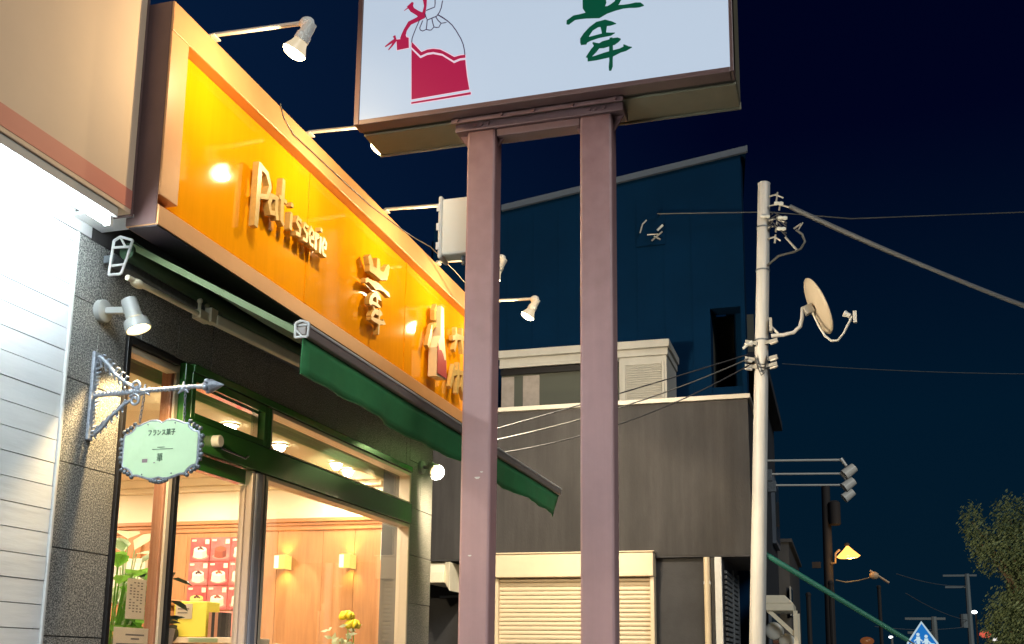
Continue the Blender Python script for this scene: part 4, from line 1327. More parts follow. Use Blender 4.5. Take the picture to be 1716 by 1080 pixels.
MB().lathe((-2.60, YH - .002, 4.98), (0, -1, 0), [(0, .05), (.03, .05), (.05, .03)], 12).build("vent_cap", M_white, dh, smooth=True)
wb = thing("wire_bracket", "small wall hook with porcelain insulators high on the dark house", "bracket", (-1.75, 11.49, 6.4))
MB().tube([(-1.72, 11.49, 6.50), (-1.72, 11.38, 6.50), (-1.72, 11.34, 6.46)], .010, 7).box(-1.98, -1.66, 11.485, 11.497, 6.16, 6.52).build("hook", M_house, wb)
MB().tube([(-1.93, 11.44, 6.30), (-1.90, 11.44, 6.40), (-1.86, 11.46, 6.45)], .009, 6).tube([(-1.85, 11.44, 6.27), (-1.73, 11.44, 6.265)], .007, 6).tube([(-1.80, 11.43, 6.19), (-1.68, 11.43, 6.285)], .009, 6).tube([(-1.77, 11.42, 6.235), (-1.70, 11.42, 6.19)], .009, 6).build("clip", M_fitting, wb)
MB().lathe((-1.735, 11.42, 6.30), (.75, 0, .66), [(0, .013), (.085, .013)], 10).build("insulator", M_plastic, wb, smooth=True)

# ------------------------------------------------------------------ steel pole with dish
up = thing("utility_pole", "slim pale steel pole standing in front of the grey house", "pole", (-.76, 9.5, 0))
PT, PB = Vector((-.478, 9.5, 5.83)), Vector((-.74, 9.5, 0))
def pp(z):
    return PB + (PT - PB) * (z / 5.83)
MB().tube([PB, pp(3.0), pp(4.4), PT], [.073, .0635, .058, .0535], 24).build("shaft", M_pole, up, smooth=True)
MB().lathe(PT, (PT - PB), [(0, .055), (.012, .055), (.02, .045)], 20).build("cap", M_pole, up, smooth=True)
for z in (3.25, 5.02, 5.42, 4.38):
    c = pp(z)
    MB().lathe(c - (PT - PB).normalized() * .008, (PT - PB), [(0, .0625), (.016, .062)], 24, False, False).build("band", M_darkiron, up, smooth=True)
q = MB()
for z, dx, dy, l in ((5.70, .06, -.03, .12), (5.60, .06, -.05, .17), (5.46, .055, -.06, .13), (5.40, .1, -.05, .12), (5.30, .06, -.04, .10)):
    c = pp(z)
    q.tube([c + Vector((.045, dy, 0)), c + Vector((.06 + l * .4, dy, .01)), c + Vector((.05 + l, dy, -.03))], .008, 7)
    q.tube([c + Vector((.05 + l * .5, dy, -.05)), c + Vector((.05 + l * .6, dy, .03))], .009, 7)
q.build("bracket", M_fitting, up, smooth=True)
q = MB()
for z, dx in ((5.61, .135), (5.50, .02), (5.47, .17), (5.37, .16)):
    c = pp(z) + Vector((dx, -.07, 0))
    q.lathe(c + Vector((-.04, 0, .004)), (1, 0, -.15), [(0, .013), (.02, .019), (.04, .014), (.06, .019), (.08, .012)], 12)
q.build("insulator", M_plastic, up, smooth=True)
q = MB()
for i in range(5):
    c = pp(5.48 - i * .03)
    a = i * 1.3
    q.tube([c + Vector((.05, -.05, .02)), c + Vector((.10 + .02 * math.sin(a), -.07, .05)), c + Vector((.16, -.06, -.02 + .02 * math.cos(a))), c + Vector((.20, -.05, -.06))], .007, 6)
q.build("wire_loop", M_cable, up, smooth=True)
c = pp(5.08)
MB().tube([pp(5.05) + Vector((.04, -.04, 0)), pp(5.05) + Vector((.14, -.05, .075)), (-.24, 9.44, 5.145), (-.18, 9.44, 5.17), (-.145, 9.44, 5.23), (-.165, 9.44, 5.30), (-.215, 9.44, 5.35)], .011, 8).build("drip_loop", M_cablewhite, up, smooth=True)
MB().tube([(-.215, 9.44, 5.16), (-.31, 9.44, 5.29)], .010, 7).tube([(-.235, 9.44, 5.36), (-.17, 9.44, 5.40)], .009, 7).tube([(-.20, 9.44, 5.34), (-.155, 9.44, 5.41)], .006, 6).build("clamp", M_fitting, up)
# lower cable clamps
q = MB()
for z in (4.36, 4.21, 4.14):
    c = pp(z)
    for s in (-1, 1):
        q.obox(c + Vector((s * .085, -.05, random.uniform(-.01, .01))), (.05, 0, .012 * s), (0, .012, 0), (0, 0, .014))
        q.lathe(c + Vector((s * .075, -.065, -.035)), (s * .9, -.1, .25), [(0, .010), (.05, .016), (.07, .010)], 9)
q.build("cable_clamp", M_fitting, up, kind="stuff")
q = MB()
for i in range(4):
    c = pp(4.20 - i * .015)
    q.tube([c + Vector((-.05, -.075, .03)), c + Vector((-.03 + .01 * i, -.085, -.05 - .02 * i)), c + Vector((.03, -.085, -.06 - .01 * i)), c + Vector((.05, -.075, .02))], .0045, 6)
q.build("wire_loop", M_cable, up, smooth=True)
MB().tube([(-.62, 9.44, 4.36), (-.70, 9.43, 4.30)], .013, 7).build("clamp_bolt", M_plastic, up)

dsh = thing("satellite_dish", "cream satellite dish on a curved arm bolted to the steel pole", "satellite dish", (-.47, 9.5, 4.4))
axd = Vector((.93, -.12, -.02)).normalized()
# dish normal: seen nearly edge-on, leaning
nd = Vector((.88, .20, .38)).normalized()
u = Vector((.35, 0, -.90))
u = (u - nd * u.dot(nd)).normalized()
w = nd.cross(u)
cd = Vector((-.085, 9.47, 4.635))
vs, fsx = [], []
NR, NA = 6, 30
R1 = .262
for i in range(NR + 1):
    r = i / NR
    for k in range(NA):
        a = 2 * math.pi * k / NA
        vs.append(cd + u * math.cos(a) * r * R1 + w * math.sin(a) * r * .235 + nd * (r * r * .034))
for i in range(NR):
    for k in range(NA):
        k2 = (k + 1) % NA
        fsx.append((i * NA + k, i * NA + k2, (i + 1) * NA + k2, (i + 1) * NA + k))
q = MB().add(vs, fsx)
o = q.build("reflector", M_dish, dsh, smooth=True)
so = o.modifiers.new("thick", 'SOLIDIFY')
so.thickness = .008
so.offset = 1
MB().obox(cd - nd * .05 + Vector((-.01, 0, .0)), nd * .04, u * .04, w * .03).build("back_mount", M_fitting, dsh, bevel=.006)
MB().tube([(-.46, 9.46, 4.405), (-.36, 9.46, 4.405), (-.27, 9.46, 4.42), (-.215, 9.46, 4.47), (-.195, 9.46, 4.55), (-.19, 9.46, 4.63), (-.15, 9.465, 4.645)], .017, 12).build("mast_arm", M_pole, dsh, smooth=True)
MB().tube([(-.47, 9.45, 4.50), (-.40, 9.455, 4.42)], .011, 8).obox((-.46, 9.45, 4.50), (.012, 0, 0), (0, .03, 0), (0, 0, .06)).build("brace", M_fitting, dsh)
MB().tube([cd - nd * .04 + u * .03, cd + u * .16 - nd * .045, (-.015, 9.42, 4.36), (.035, 9.40, 4.305), (.09, 9.39, 4.30), (.14, 9.38, 4.36), (.215, 9.37, 4.50)], .0105, 9).build("feed_arm", M_lampwhite, dsh, smooth=True)
MB().lathe((.20, 9.37, 4.50), (-.5, .05, .3), [(0, .02), (.03, .022), (.055, .03), (.06, .028)], 14).obox((.235, 9.37, 4.49), (.015, 0, .0), (0, .018, 0), (0, 0, .05)).build("receiver", M_lampwhite, dsh, smooth=False)

# ------------------------------------------------------------------ cables
def cable(pts, r, m, name, label, sag=0.0, n=16):
    a, b = Vector(pts[0]), Vector(pts[-1])
    if len(pts) == 2:
        pts = [a + (b - a) * (i / n) + Vector((0, 0, -sag * 4 * (i / n) * (1 - i / n))) for i in range(n + 1)]
    o = MB().tube(pts, r, 6).build(name, m, None, loc=pts[0], smooth=True)
    return tag(o, label, "cable")


cable([(-.26, 9.44, 5.575), (1.75, 9.3, 4.33)], .018, M_cablegrey, "overhead_cable", "thick grey overhead cable dropping from the pole top to the right edge", .03)
cable([(-.27, 9.45, 5.565), (1.75, 9.32, 4.37)], .009, M_cable, "overhead_cable", "thin black cable twisted close above the thick grey overhead cable", .05)
cable([(-1.72, 11.34, 6.46), (-.54, 11.4, 6.37), (.3, 11.5, 6.24), (4.0, 11.9, 6.14)], .006, M_cablewhite, "overhead_cable", "thin level wire crossing behind the pole top from the dark house")
cable([(-.66, 9.42, 4.20), (-2.56, 7.79, 3.22)], .006, M_cablewhite, "service_cable", "pale service cable sloping from the pole clamps down towards the shop", .07)
cable([(-.64, 9.42, 4.15), (-2.58, 7.79, 3.12)], .006, M_cable, "service_cable", "lower black service cable sloping from the pole towards the shop", .13)
cable([(-.66, 9.42, 4.24), (-2.56, 7.80, 3.30)], .006, M_cable, "service_cable", "upper black service cable sloping from the pole towards the shop", .01)
cable([(-1.2, 30, 9.79), (7.0, 30, 8.95)], .012, M_cablegrey, "street_wire", "faint far wire crossing the night sky right of the pole", .1)
gw = MB().tube([(-.605, 9.52, 2.53), (.52, 9.50, 1.80)], [.026, .020], 10).build("guy_guard", M_guy, None, loc=(-.605, 9.52, 2.53), smooth=True)
tag(gw, "thick green guard sleeve slanting down to the right from the steel pole", "guy wire guard")
g2 = MB().tube([(.52, 9.50, 1.80), (3.25, 9.48, 0)], .008, 6).build("guy_wire", M_cablegrey, None, loc=(.52, 9.50, 1.80))
tag(g2, "thin stay wire running on from the green guard sleeve to the ground", "wire")
# ------------------------------------------------------------------ buildings along the street
def street_house(name, label, x0, x1, y0, y1, h, win=()):
    t = thing(name, label, "house", ((x0 + x1) / 2, y0, 0), group="dark houses further along the street")
    box("wall", M_farwall, t, x0, x1, y0, y1, 0, h)
    box("roof", M_farwall, t, x0 - .1, x1 + .12, y0 - .1, y1 + .1, h + .003, h + .12)
    for (y, z, w_, h_) in win:
        f = box("window", M_housetrim, t, x1 + .002, x1 + .05, y - w_ / 2, y + w_ / 2, z, z + h_)
        box("pane", M_darkwin, f, x1 + .051, x1 + .056, y - w_ / 2 + .06, y + w_ / 2 - .06, z + .06, z + h_ - .06)
    return t


street_house("dark_shop", "dark shop whose side wall carries three unlit arm lamps beyond the pole", -7, -.80, 12.5, 16.2, 5.0, ((14, .8, 1.6, 1.6), (15.4, 3.2, 1.0, .9)))
street_house("street_house", "unlit house on the left side of the street past the brown lamp pole", -12, -1.6, 40, 50, 6.0, ((36, 1.2, 1.6, 1.2), (40, 3.4, 1.4, 1.0)))
street_house("street_house", "dark house on the right side of the street behind the tree", 8.0, 14, 50, 60, 6.8)

# three unlit arm lamps
def sign_lamp(y, label):
    t = thing("sign_lamp", label, "lamp", (-.78, y, 3.86), group="three unlit arm lamps on the dark shop wall")
    MB().box(-.80, -.70, y - .03, y + .03, 3.79, 3.93).build("wall_bracket", M_darkiron, t, bevel=.004)
    MB().tube([(-.72, y, 3.875), (.10, y, 3.85)], .0135, 8).build("arm", M_lampwhite, t, smooth=True)
    MB().tube([(.09, y, 3.865), (.145, y, 3.78)], [.022, .018], 10).build("knuckle", M_lampwhite, t, smooth=True)
    a = Vector((-.62, 0, -.42)).normalized()
    a = Vector((-.70, -.15, -.55)).normalized()
    c = Vector((.235, y, 3.765))
    MB().lathe(c, a, [(0, .035), (.004, .052), (.15, .062), (.152, .05), (.14, .045)], 16, True, True).build("lamp_head", M_lampwhite, t, smooth=True)


sign_lamp(12.55, "topmost of the three unlit white arm lamps right of the pole")
sign_lamp(13.45, "middle of the three unlit white arm lamps right of the pole")
sign_lamp(14.3, "lowest of the three unlit white arm lamps right of the pole")

# wall shelf with condenser cans
ac = thing("condenser_shelf", "beige braced wall shelf with round white tanks just right of the pole foot", "equipment shelf", (-.5, 11.3, 1.6))
MB().box(-.70, -.42, 11.1, 11.75, 2.12, 2.19).prism([(-.70, 11.1, 2.191), (-.42, 11.1, 2.191), (-.50, 11.1, 2.27), (-.70, 11.1, 2.27)], (0, .65, 0)).build("canopy", M_cream, ac, bevel=.006)
MB().box(-.425, -.385, 11.1, 11.14, 1.2, 2.12).box(-.425, -.385, 11.7, 11.74, 1.2, 2.12).build("leg", M_cream, ac)
MB().obox((-.53, 11.13, 2.0), (.135, 0, -.13), (0, .015, 0), (.014, 0, .014)).build("brace", M_cream, ac)
MB().lathe((-.62, 11.2, 1.93), (0, 1, 0), [(0, .06), (.02, .085), (.3, .085), (.32, .06)], 18).build("tank", M_plastic, ac, smooth=True)
MB().lathe((-.50, 11.2, 1.83), (0, 1, 0), [(0, .05), (.02, .075), (.3, .075), (.32, .05)], 18).build("tank", M_plastic, ac, smooth=True)
for i in range(10):
    piece("grille_bar", M_cream, ac, -.70, -.55, 11.15, 11.18, 1.45 + i * .035, 1.47 + i * .035)
box("backing", M_stuccod, ac, -.74, -.705, 11.0, 11.9, 1.0, 2.3)

# brown pole with street light
M_ochre = mat("ochre_metal", (.55, .38, .22), .5)
bp_ = thing("street_lamp_pole", "brown wooden pole with a transformer can and a glowing orange street light", "street light", (-.25, 30, 0))
MB().tube([(-.25, 30, 0), (-.20, 30, 6.4)], [.14, .11], 12).build("pole", M_farbrown, bp_, smooth=True)
MB().lathe((.0, 29.9, 5.30), (0, 0, 1), [(0, .12), (.03, .15), (.6, .15), (.65, .08)], 14).build("transformer", M_farbrown, bp_, smooth=True)
MB().tube([(-.14, 29.9, 4.30), (-.04, 29.85, 4.32), (-.03, 29.85, 4.55), (.08, 29.85, 4.66)], .03, 8).build("arm", M_ochre, bp_, smooth=True)
MB().lathe((.27, 29.85, 4.82), (.05, 0, -1), [(0, .06), (.05, .07), (.07, .03)], 16, True, False).build("lamp_shade", M_farbrown, bp_, smooth=True)
MB().lathe((.28, 29.80, 4.74), (0.05, 0, -1), [(0, .03), (.10, .12), (.27, .30), (.31, .24), (.33, .05)], 14).build("bulb", emit("orange_lamp", (1.0, .44, .09), 2.6), bp_, smooth=True)
spot("street_lamp_light", (.30, 29.7, 4.36), (5.6, 40, 4.2), 6000, (1.0, .74, .42), 100, .6, .1, bp_)
bulb_light("glow_on_pole", (.28, 29.5, 4.45), 26, (1.0, .55, .18), .1, bp_)
MB().box(-.62, -.40, 29.8, 29.9, 4.18, 4.34).build("meter_box", M_farbrown, bp_)
cable([(-.05, 29.8, 3.86), (.2, 29.8, 3.80), (.5, 29.8, 3.84), (.86, 29.8, 3.93)], .02, M_cablewhite, "sagging_cable", "short sagging white cable beneath the orange street light")
isl = thing("line_insulator", "pale insulator clamp at the right end of the sagging white cable", "insulator", (.9, 29.8, 3.95))
MB().ball((.90, 29.8, 3.97), .10, 8, 6, (1.2, .7, 1)).tube([(.80, 29.8, 4.1), (1.25, 29.8, 3.78)], .028, 6).build("clamp", M_ochre, isl)

# thin posts at the roadside
for x, y_, h, lab in ((-.12, 20, 3.05, "thin grey roadside post under the green guard sleeve"), (-.50, 20, 2.85, "short pale roadside post left of the thin grey one"), (.87, 26, 3.4, "slim grey post left of the blue crossing sign")):
    t = thing("roadside_post", lab, "post", (x, y_, 0), group="thin roadside posts")
    MB().tube([(x, y_, 0), (x, y_, h)], .04, 8).build("shaft", M_farbrown, t, smooth=True)
    MB().ball((x, y_, h), .05, 8, 6).build("cap", M_farbrown, t, smooth=True)

# far utility poles
M_farpole = mat("far_pole_concrete", (.16, .19, .20), .8)


def far_pole(x, y, h, label):
    t = thing("far_utility_pole", label, "utility pole", (x, y, 0), group="far utility poles on the horizon")
    MB().tube([(x, y, 0), (x, y, h)], [.22, .15], 8).build("pole", M_farpole, t, smooth=True)
    MB().box(x - 1.5, x + .6, y - .08, y + .08, h - .18, h - .05).build("cross_arm", M_farpole, t)
    MB().box(x - 1.4, x + .1, y - .08, y + .08, h - .95, h - .82).build("cross_arm", M_farpole, t)
    MB().lathe((x - .4, y - .3, h - 3.6), (0, 0, 1), [(0, .25), (.9, .25)], 10).build("transformer", M_farpole, t)


far_pole(8.3, 80, 8.1, "far grey utility pole with two cross arms left of the tree")
far_pole(5.0, 66, 4.6, "shorter far pole left of the pole with two cross arms")
for k, (a, b, lab) in enumerate((((2.9, 60, 6.5), (8.2, 80, 7.3), "upper faint wire sloping to the far pole with cross arms"), ((3.3, 60, 5.5), (8.2, 80, 5.0), "lower faint wire sloping to the far pole with cross arms"), ((2.0, 70, 4.2), (8.2, 80, 4.6), "faint level wire low beside the far pole"))):
    cable([a, b], .02, M_cablegrey, "street_wire", lab, .2)

# small far lights
def far_light(x, y, z, r, col, st, name, label):
    t = thing(name, label, "light", (x, y, 0), group="small far lights along the street")
    MB().tube([(x + r * .6, y, 0), (x + r * .6, y, z)], .05, 6).build("post", M_cablegrey, t)
    MB().ball((x, y, z), r, 10, 7, (1.3, 1, .8)).build("lamp", emit(name + "_glow", col, st), t, smooth=True)


far_light(6.46, 60, 4.55, .11, (.9, .95, 1.0), 4, "far_lamp", "bright white far lamp just left of the tree")
far_light(6.9, 60, 3.45, .22, (1.0, .16, .10), .7, "red_signal_lamp", "dim red light at the foot of the tree")
far_light(7.35, 60, 3.2, .12, (.9, .85, .8), 1.2, "far_lamp", "small dim white light right of the red one")
far_light(2.05, 50, 3.0, .07, (.9, .95, 1.0), 3, "far_lamp", "tiny white light left of the blue crossing sign")
far_light(.98, 45, 2.70, .20, (.40, .13, .04), .35, "orange_lamp", "dim orange lamp left of the blue crossing sign at the picture bottom")

# blue pedestrian crossing sign, its own glow standing in for reflected street light
cs = thing("crossing_sign", "blue five-sided crossing sign with two white walking figures and a white border", "road sign", (1.52, 23, 0))
CX, CY, AZ = 1.515, 23, 2.53
k_ = .285
penta = [(0, 0), (k_, -.42), (k_ * .98, -.80), (-k_ * .98, -.80), (-k_, -.42)]
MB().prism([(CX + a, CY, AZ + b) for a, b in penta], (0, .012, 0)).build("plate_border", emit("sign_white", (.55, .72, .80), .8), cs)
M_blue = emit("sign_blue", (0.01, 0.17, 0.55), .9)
MB().prism([(CX + a * .87, CY - .003, AZ - .05 + b * .90) for a, b in penta], (0, .002, 0)).build("blue_field", M_blue, cs)
q = MB()
for dx, hh in ((-.075, .0), (.07, .035)):
    zb = AZ - .26 - hh
    q.prism([(CX + dx + .032 * math.cos(a), CY - .005, zb + .032 * math.sin(a)) for a in [i * math.pi / 5 for i in range(10)]], (0, .0015, 0))
    st = lambda pts, w_: q.ribbon([(a, b, w_) for a, b in pts], lambda x, z, d: (CX + dx + x, CY - .0045 - d, zb + z), .001)
    st([(0, -.04), (0, -.17)], .07)
    st([(0, -.16), (-.045, -.32)], .032)
    st([(.0, -.16), (.05, -.32)], .032)
    st([(0, -.06), (-.075, -.13)], .024)
    st([(0, -.06), (.075, -.13)], .024)
for s in (-1, 1):
    q.ribbon([(s * .12, -.43, .03), (s * .22, -.45, .03)], lambda x, z, d: (CX + x, CY - .0045 - d, AZ + z), .001)
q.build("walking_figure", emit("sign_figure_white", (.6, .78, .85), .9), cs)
MB().tube([(CX, CY + .04, 0), (CX, CY + .04, 2.40)], .03, 10).build("pole", M_fitting, cs, smooth=True)

# ------------------------------------------------------------------ tree on the right
def tree(name, label, base, blobs, nleaf, lsz):
    t = thing(name, label, "tree", base)
    b = Vector(base)
    tr = MB()
    tr.tube([b, b + Vector((.05, 0, 1.2)), b + Vector((.0, .1, 2.4)), b + Vector((-.1, 0, 3.6))], [.20, .16, .12, .06], 9)
    for c, r in blobs:
        c = Vector(c)
        s0 = b + Vector((0, 0, max(.8, (c.z - b.z) * .55)))
        tr.tube([s0, (s0 + c) / 2 + Vector((.1, .05, .1)), c], [.07, .05, .02], 6)
    tr.build("trunk", M_bark, t, smooth=True)
    vs, fs_ = [], []
    rnd = random.Random(11)
    tot = sum(r[0] * r[1] * r[2] for _, r in blobs)
    for c, r in blobs:
        c = Vector(c)
        n = int(nleaf * (r[0] * r[1] * r[2]) ** .8 / sum((q[0] * q[1] * q[2]) ** .8 for _, q in blobs))
        for _ in range(n):
            d = Vector((rnd.gauss(0, 1), rnd.gauss(0, 1), rnd.gauss(0, 1))).normalized()
            rad = rnd.uniform(.45, 1.06) if rnd.random() < .85 else rnd.uniform(1.0, 1.25)
            p = c + Vector((d.x * r[0], d.y * r[1], d.z * r[2])) * rad
            nn = Vector((rnd.gauss(0, 1), rnd.gauss(0, 1), rnd.gauss(0, 1))).normalized()
            a = nn.orthogonal().normalized()
            e_ = nn.cross(a)
            l = lsz * rnd.uniform(.6, 1.5)
            i = len(vs)
            vs += [p - a * l, p + e_ * l * .35, p + a * l, p - e_ * l * .35]
            fs_.append((i, i + 1, i + 2, i + 3))
    q = MB().add(vs, fs_)
    q.build("crown", M_leaf, t)


tree("street_tree", "dim olive green tree with two upright tufts at the right edge", (6.0, 40, -.1),
     [((4.433, 40.000, 6.550), (0.400, 0.500, 0.700)), ((4.633, 40.000, 5.883), (0.467, 0.583, 0.583)), ((5.033, 40.000, 5.383), (0.667, 0.833, 0.633)), ((5.600, 40.000, 6.667), (0.533, 0.667, 0.800)), ((5.500, 40.000, 5.800), (0.700, 0.833, 0.833)), ((6.167, 40.000, 5.633), (0.833, 1.000, 1.000)),
      ((6.250, 40.000, 4.467), (0.917, 1.167, 1.000)), ((5.583, 40.000, 3.800), (0.833, 1.000, 0.633)), ((5.250, 40.000, 3.050), (0.750, 1.000, 0.750)), ((6.000, 40.000, 2.800), (1.167, 1.333, 1.167)), ((7.167, 40.000, 4.300), (1.333, 1.500, 2.167)), ((5.417, 40.000, 1.800), (1.000, 1.167, 0.833)), ((6.667, 40.000, 1.467), (1.333, 1.333, 1.000)), ((6.500, 40.000, 6.967), (0.500, 0.667, 0.667))], 34000, .06)

# ------------------------------------------------------------------ things inside the shop
# cake posters, three rows of three
PINK = mat("poster_pink", (.42, .035, .045), .5, var=(9, .7, 1.3), col2=(.48, .10, .09))
ROSE = mat("poster_rose", (.50, .075, .075), .5, var=(9, .8, 1.2), col2=(.55, .16, .14))
CREAMC = mat("cake_cream", (.80, .70, .52), .5)
CHOC = mat("cake_chocolate", (.26, .06, .03), .5)
CUST = mat("cake_custard", (.75, .45, .12), .5)
FRUIT = mat("cake_fruit", (.60, .10, .04), .5)
DARK = mat("cake_dark_topping", (.10, .04, .03), .5)
PALEP = mat("plate_rose", (.62, .22, .18), .5)
LIGHTER = {"cake_cream": mat("cake_top_cream", (.86, .80, .66), .5), "cake_chocolate": mat("cake_top_chocolate", (.36, .09, .05), .5), "cake_custard": mat("cake_top_custard", (.85, .60, .16), .5)}
DARKER = {"cake_cream": mat("cake_side_cream", (.70, .55, .40), .5), "cake_chocolate": mat("cake_side_chocolate", (.18, .035, .02), .5), "cake_custard": mat("cake_side_custard", (.66, .34, .08), .5)}
rown = ["top", "middle", "bottom"]
coln = ["left", "centre", "right"]
spec = [[(CREAMC, DARK, "white cream cake"), (CHOC, FRUIT, "dark chocolate cake"), (CREAMC, FRUIT, "cream cake half hidden by the mullion")],
        [(CREAMC, DARK, "cream cake with a dark topping"), (CREAMC, FRUIT, "cream cake topped with red fruit"), (CREAMC, DARK, "pale cake half hidden by the mullion")],
        [(CUST, DARK, "yellow custard cake"), (CREAMC, CHOC, "round white cake with a brown top"), (CREAMC, CHOC, "white cake half hidden by the mullion")]]
for r in range(3):
    for c in range(3):
        x0 = -4.815 + c * .179 + .005 * (r == 0)
        z1 = 2.50 - r * .187
        body_m, top_m, d = spec[r][c]
        t = thing("cake_poster", "pink poster of %s, %s row %s of nine" % (d, rown[r], coln[c]), "poster", (x0 + .09, YE - .02, z1 - .1), group="nine cake posters on the wood wall")
        yv = YE - .022
        box("card", PINK if (r + c) % 2 == 0 else ROSE, t, x0, x0 + .174, yv - .002, yv, z1 - .182, z1)
        cx, cz = x0 + .089, z1 - .105
        el = lambda px_, pz_, rx, rz, n=16: [(px_ + rx * math.cos(i * 2 * math.pi / n), pz_ + rz * math.sin(i * 2 * math.pi / n)) for i in range(n)]
        lay = lambda nm, pts, d_, m_: MB().prism([(a_, yv - .0028 - d_, b_) for a_, b_ in pts], (0, .0005, 0)).build(nm, m_, t)
        lay("plate_print", el(cx + .004, cz - .042, .074, .024), .0, PALEP)
        w_ = (.056, .050, .058)[(r + c) % 3]
        side_ = [(cx - w_, cz + .012)] + [(cx - w_ * 1.05 + 2.1 * w_ * i / 8, cz - .044 - .014 * math.sin(math.pi * i / 8)) for i in range(9)] + [(cx + w_, cz + .012)]
        lay("cake_print", side_, .0006, body_m)
        lay("cake_top_print", el(cx, cz + .014, w_, .021), .0012, LIGHTER[body_m.name])
        for kx, kz, kr in ((-.014, .018, .012), (.010, .022, .013), (.0, .030, .010), (.026, .014, .008)):
            lay("topping_print", el(cx + kx, cz + kz, kr, kr * .8, 9), .0018 + kx * .002, top_m)
        lay("shade_print", [(cx + w_ * .35, cz + .0), (cx + w_, cz + .006), (cx + w_ * 1.0, cz - .044), (cx + w_ * .45, cz - .056)], .0009, DARKER[body_m.name])
        MB().box(x0 + .012, x0 + .05, yv - .0032, yv - .0022, z1 - .028, z1 - .014).box(x0 + .13, x0 + .165, yv - .0032, yv - .0022, z1 - .05, z1 - .014).build("caption_print", CREAMC, t)
pb = thing("pink_board", "plain salmon pink board hanging below the nine cake posters", "poster", (-4.52, YE - .02, 1.8))
box("board", mat("board_pink", (.66, .24, .19), .5), pb, -4.79, -4.28, YE - .03, YE - .018, 1.745, 1.932)
MB().lathe((-4.60, YE - .0305, 1.79), (0, -1, 0), [(0, .012), (.002, .012)], 12).build("printed_dot", CREAMC, pb)
pf = thing("framed_picture", "framed landscape picture in a pale double moulding on the wood wall", "picture", (-5.4, YE - .03, 2.2))
box("frame", M_creamframe, pf, -5.66, -5.19, YE - .05, YE - .013, 2.03, 2.345, bevel=.006)
box("mount", CREAMC, pf, -5.625, -5.225, YE - .054, YE - .051, 2.065, 2.31)
box("picture", mat("picture_print", (.40, .44, .46), .5, var=(9, .45, 1.5), col2=(.55, .50, .42)), pf, -5.59, -5.26, YE - .058, YE - .055, 2.095, 2.28)

# potted plants standing inside the sidelight
def leafy(name, label, base, top, n, m, lsz, spread, seed, pot=True):
    t = thing(name, label, "plant", base)
    rnd = random.Random(seed)
    b = Vector(base)
    if pot:
        MB().lathe(b, (0, 0, 1), [(0, .07), (.16, .095), (.165, .085), (.15, .08)], 16).build("pot", mat("plant_pot", (.5, .42, .34), .6), t, smooth=True)
    lv = MB()
    stm = MB()
    for i in range(n):
        a = rnd.uniform(0, 6.283)
        h = rnd.uniform(.15, 1.0)
        r = spread * rnd.uniform(.3, 1)
        p = b + Vector((r * math.cos(a), r * math.sin(a), .12 + h * (top - b.z - .12)))
        stm.tube([b + Vector((0, 0, .1)), b + Vector((r * .4 * math.cos(a), r * .4 * math.sin(a), (p.z - b.z) * .6)), p], .004, 4)
        d = Vector((math.cos(a), math.sin(a), rnd.uniform(-.4, .9))).normalized()
        s = d.cross(Vector((0, 0, 1))).normalized()
        u = s.cross(d)
        L_ = lsz * rnd.uniform(.7, 1.3)
        w_ = L_ * .42
        vs = [p, p + d * L_ * .35 + s * w_ * .8 + u * .01, p + d * L_ * .7 + s * w_ * .7, p + d * L_ - u * .02, p + d * L_ * .7 - s * w_ * .7, p + d * L_ * .35 - s * w_ * .8 + u * .01, p + d * L_ * .5 - u * .012]
        lv.add(vs, [(0, 1, 6), (1, 2, 6), (2, 3, 6), (3, 4, 6), (4, 5, 6), (5, 0, 6)])
    stm.build("stem", m, t)
    lv.build("leaf", m, t, kind='stuff')


leafy("potted_plant", "leafy bright green potted plant behind the sidelight glass", (-3.36, 4.55, 1.25), 2.02, 60, M_leafin, .11, .16, 3)
leafy("potted_plant", "pale white-green potted plant with pointed leaves", (-3.46, 4.78, 1.45), 2.17, 26, M_paleleaf, .15, .10, 5)
leafy("potted_plant", "small dark green plant in front of the wooden jamb", (-3.30, 4.85, 1.55), 1.98, 22, mat("dark_leaf", (.05, .10, .05), .5), .09, .09, 8)
ct = thing("window_counter", "honey wood counter running along inside the shop window", "counter", (-3.4, 4.6, 0))
box("counter_top", M_woodrail, ct, -3.62, -3.20, 4.42, 4.95, 1.18, 1.25, bevel=.006)
box("counter_body", M_wood, ct, -3.58, -3.24, 4.46, 4.91, .02, 1.179)
cb = thing("display_cabinet", "orange brown wood cabinet end seen behind the jamb", "cabinet", (-4.05, 6.0, 0))
box("body", M_wood, cb, -4.18, -3.98, 5.9, 6.25, .02, 1.89, bevel=.006)
box("top", M_woodrail, cb, -4.20, -3.96, 5.88, 6.27, 1.892, 1.93, bevel=.006)
box("opening", M_rosewood, cb, -4.13, -4.03, 5.893, 5.899, 1.60, 1.76)
nt_ = thing("notice", "tall narrow grey notice sheet with faint printed lines behind the sidelight", "notice", (-2.955, 4.15, 1.7))
box("sheet", M_paper, nt_, -2.952, -2.949, 4.10, 4.235, 1.73, 1.905)
q = MB()
for c_ in range(4):
    for r_ in range(11):
        if (c_ * 7 + r_ * 3) % 5:
            q.box(-2.9487, -2.9484, 4.118 + c_ * .026, 4.132 + c_ * .026, 1.885 - r_ * .0125, 1.8905 - r_ * .0125)
q.build("print", M_ink, nt_, kind='stuff')
nt2 = thing("price_sheet", "grey printed price sheet at the foot of the sidelight", "notice", (-2.955, 4.15, 1.5))
box("sheet", M_paper, nt2, -2.952, -2.949, 4.03, 4.275, 1.45, 1.692)
q = MB()
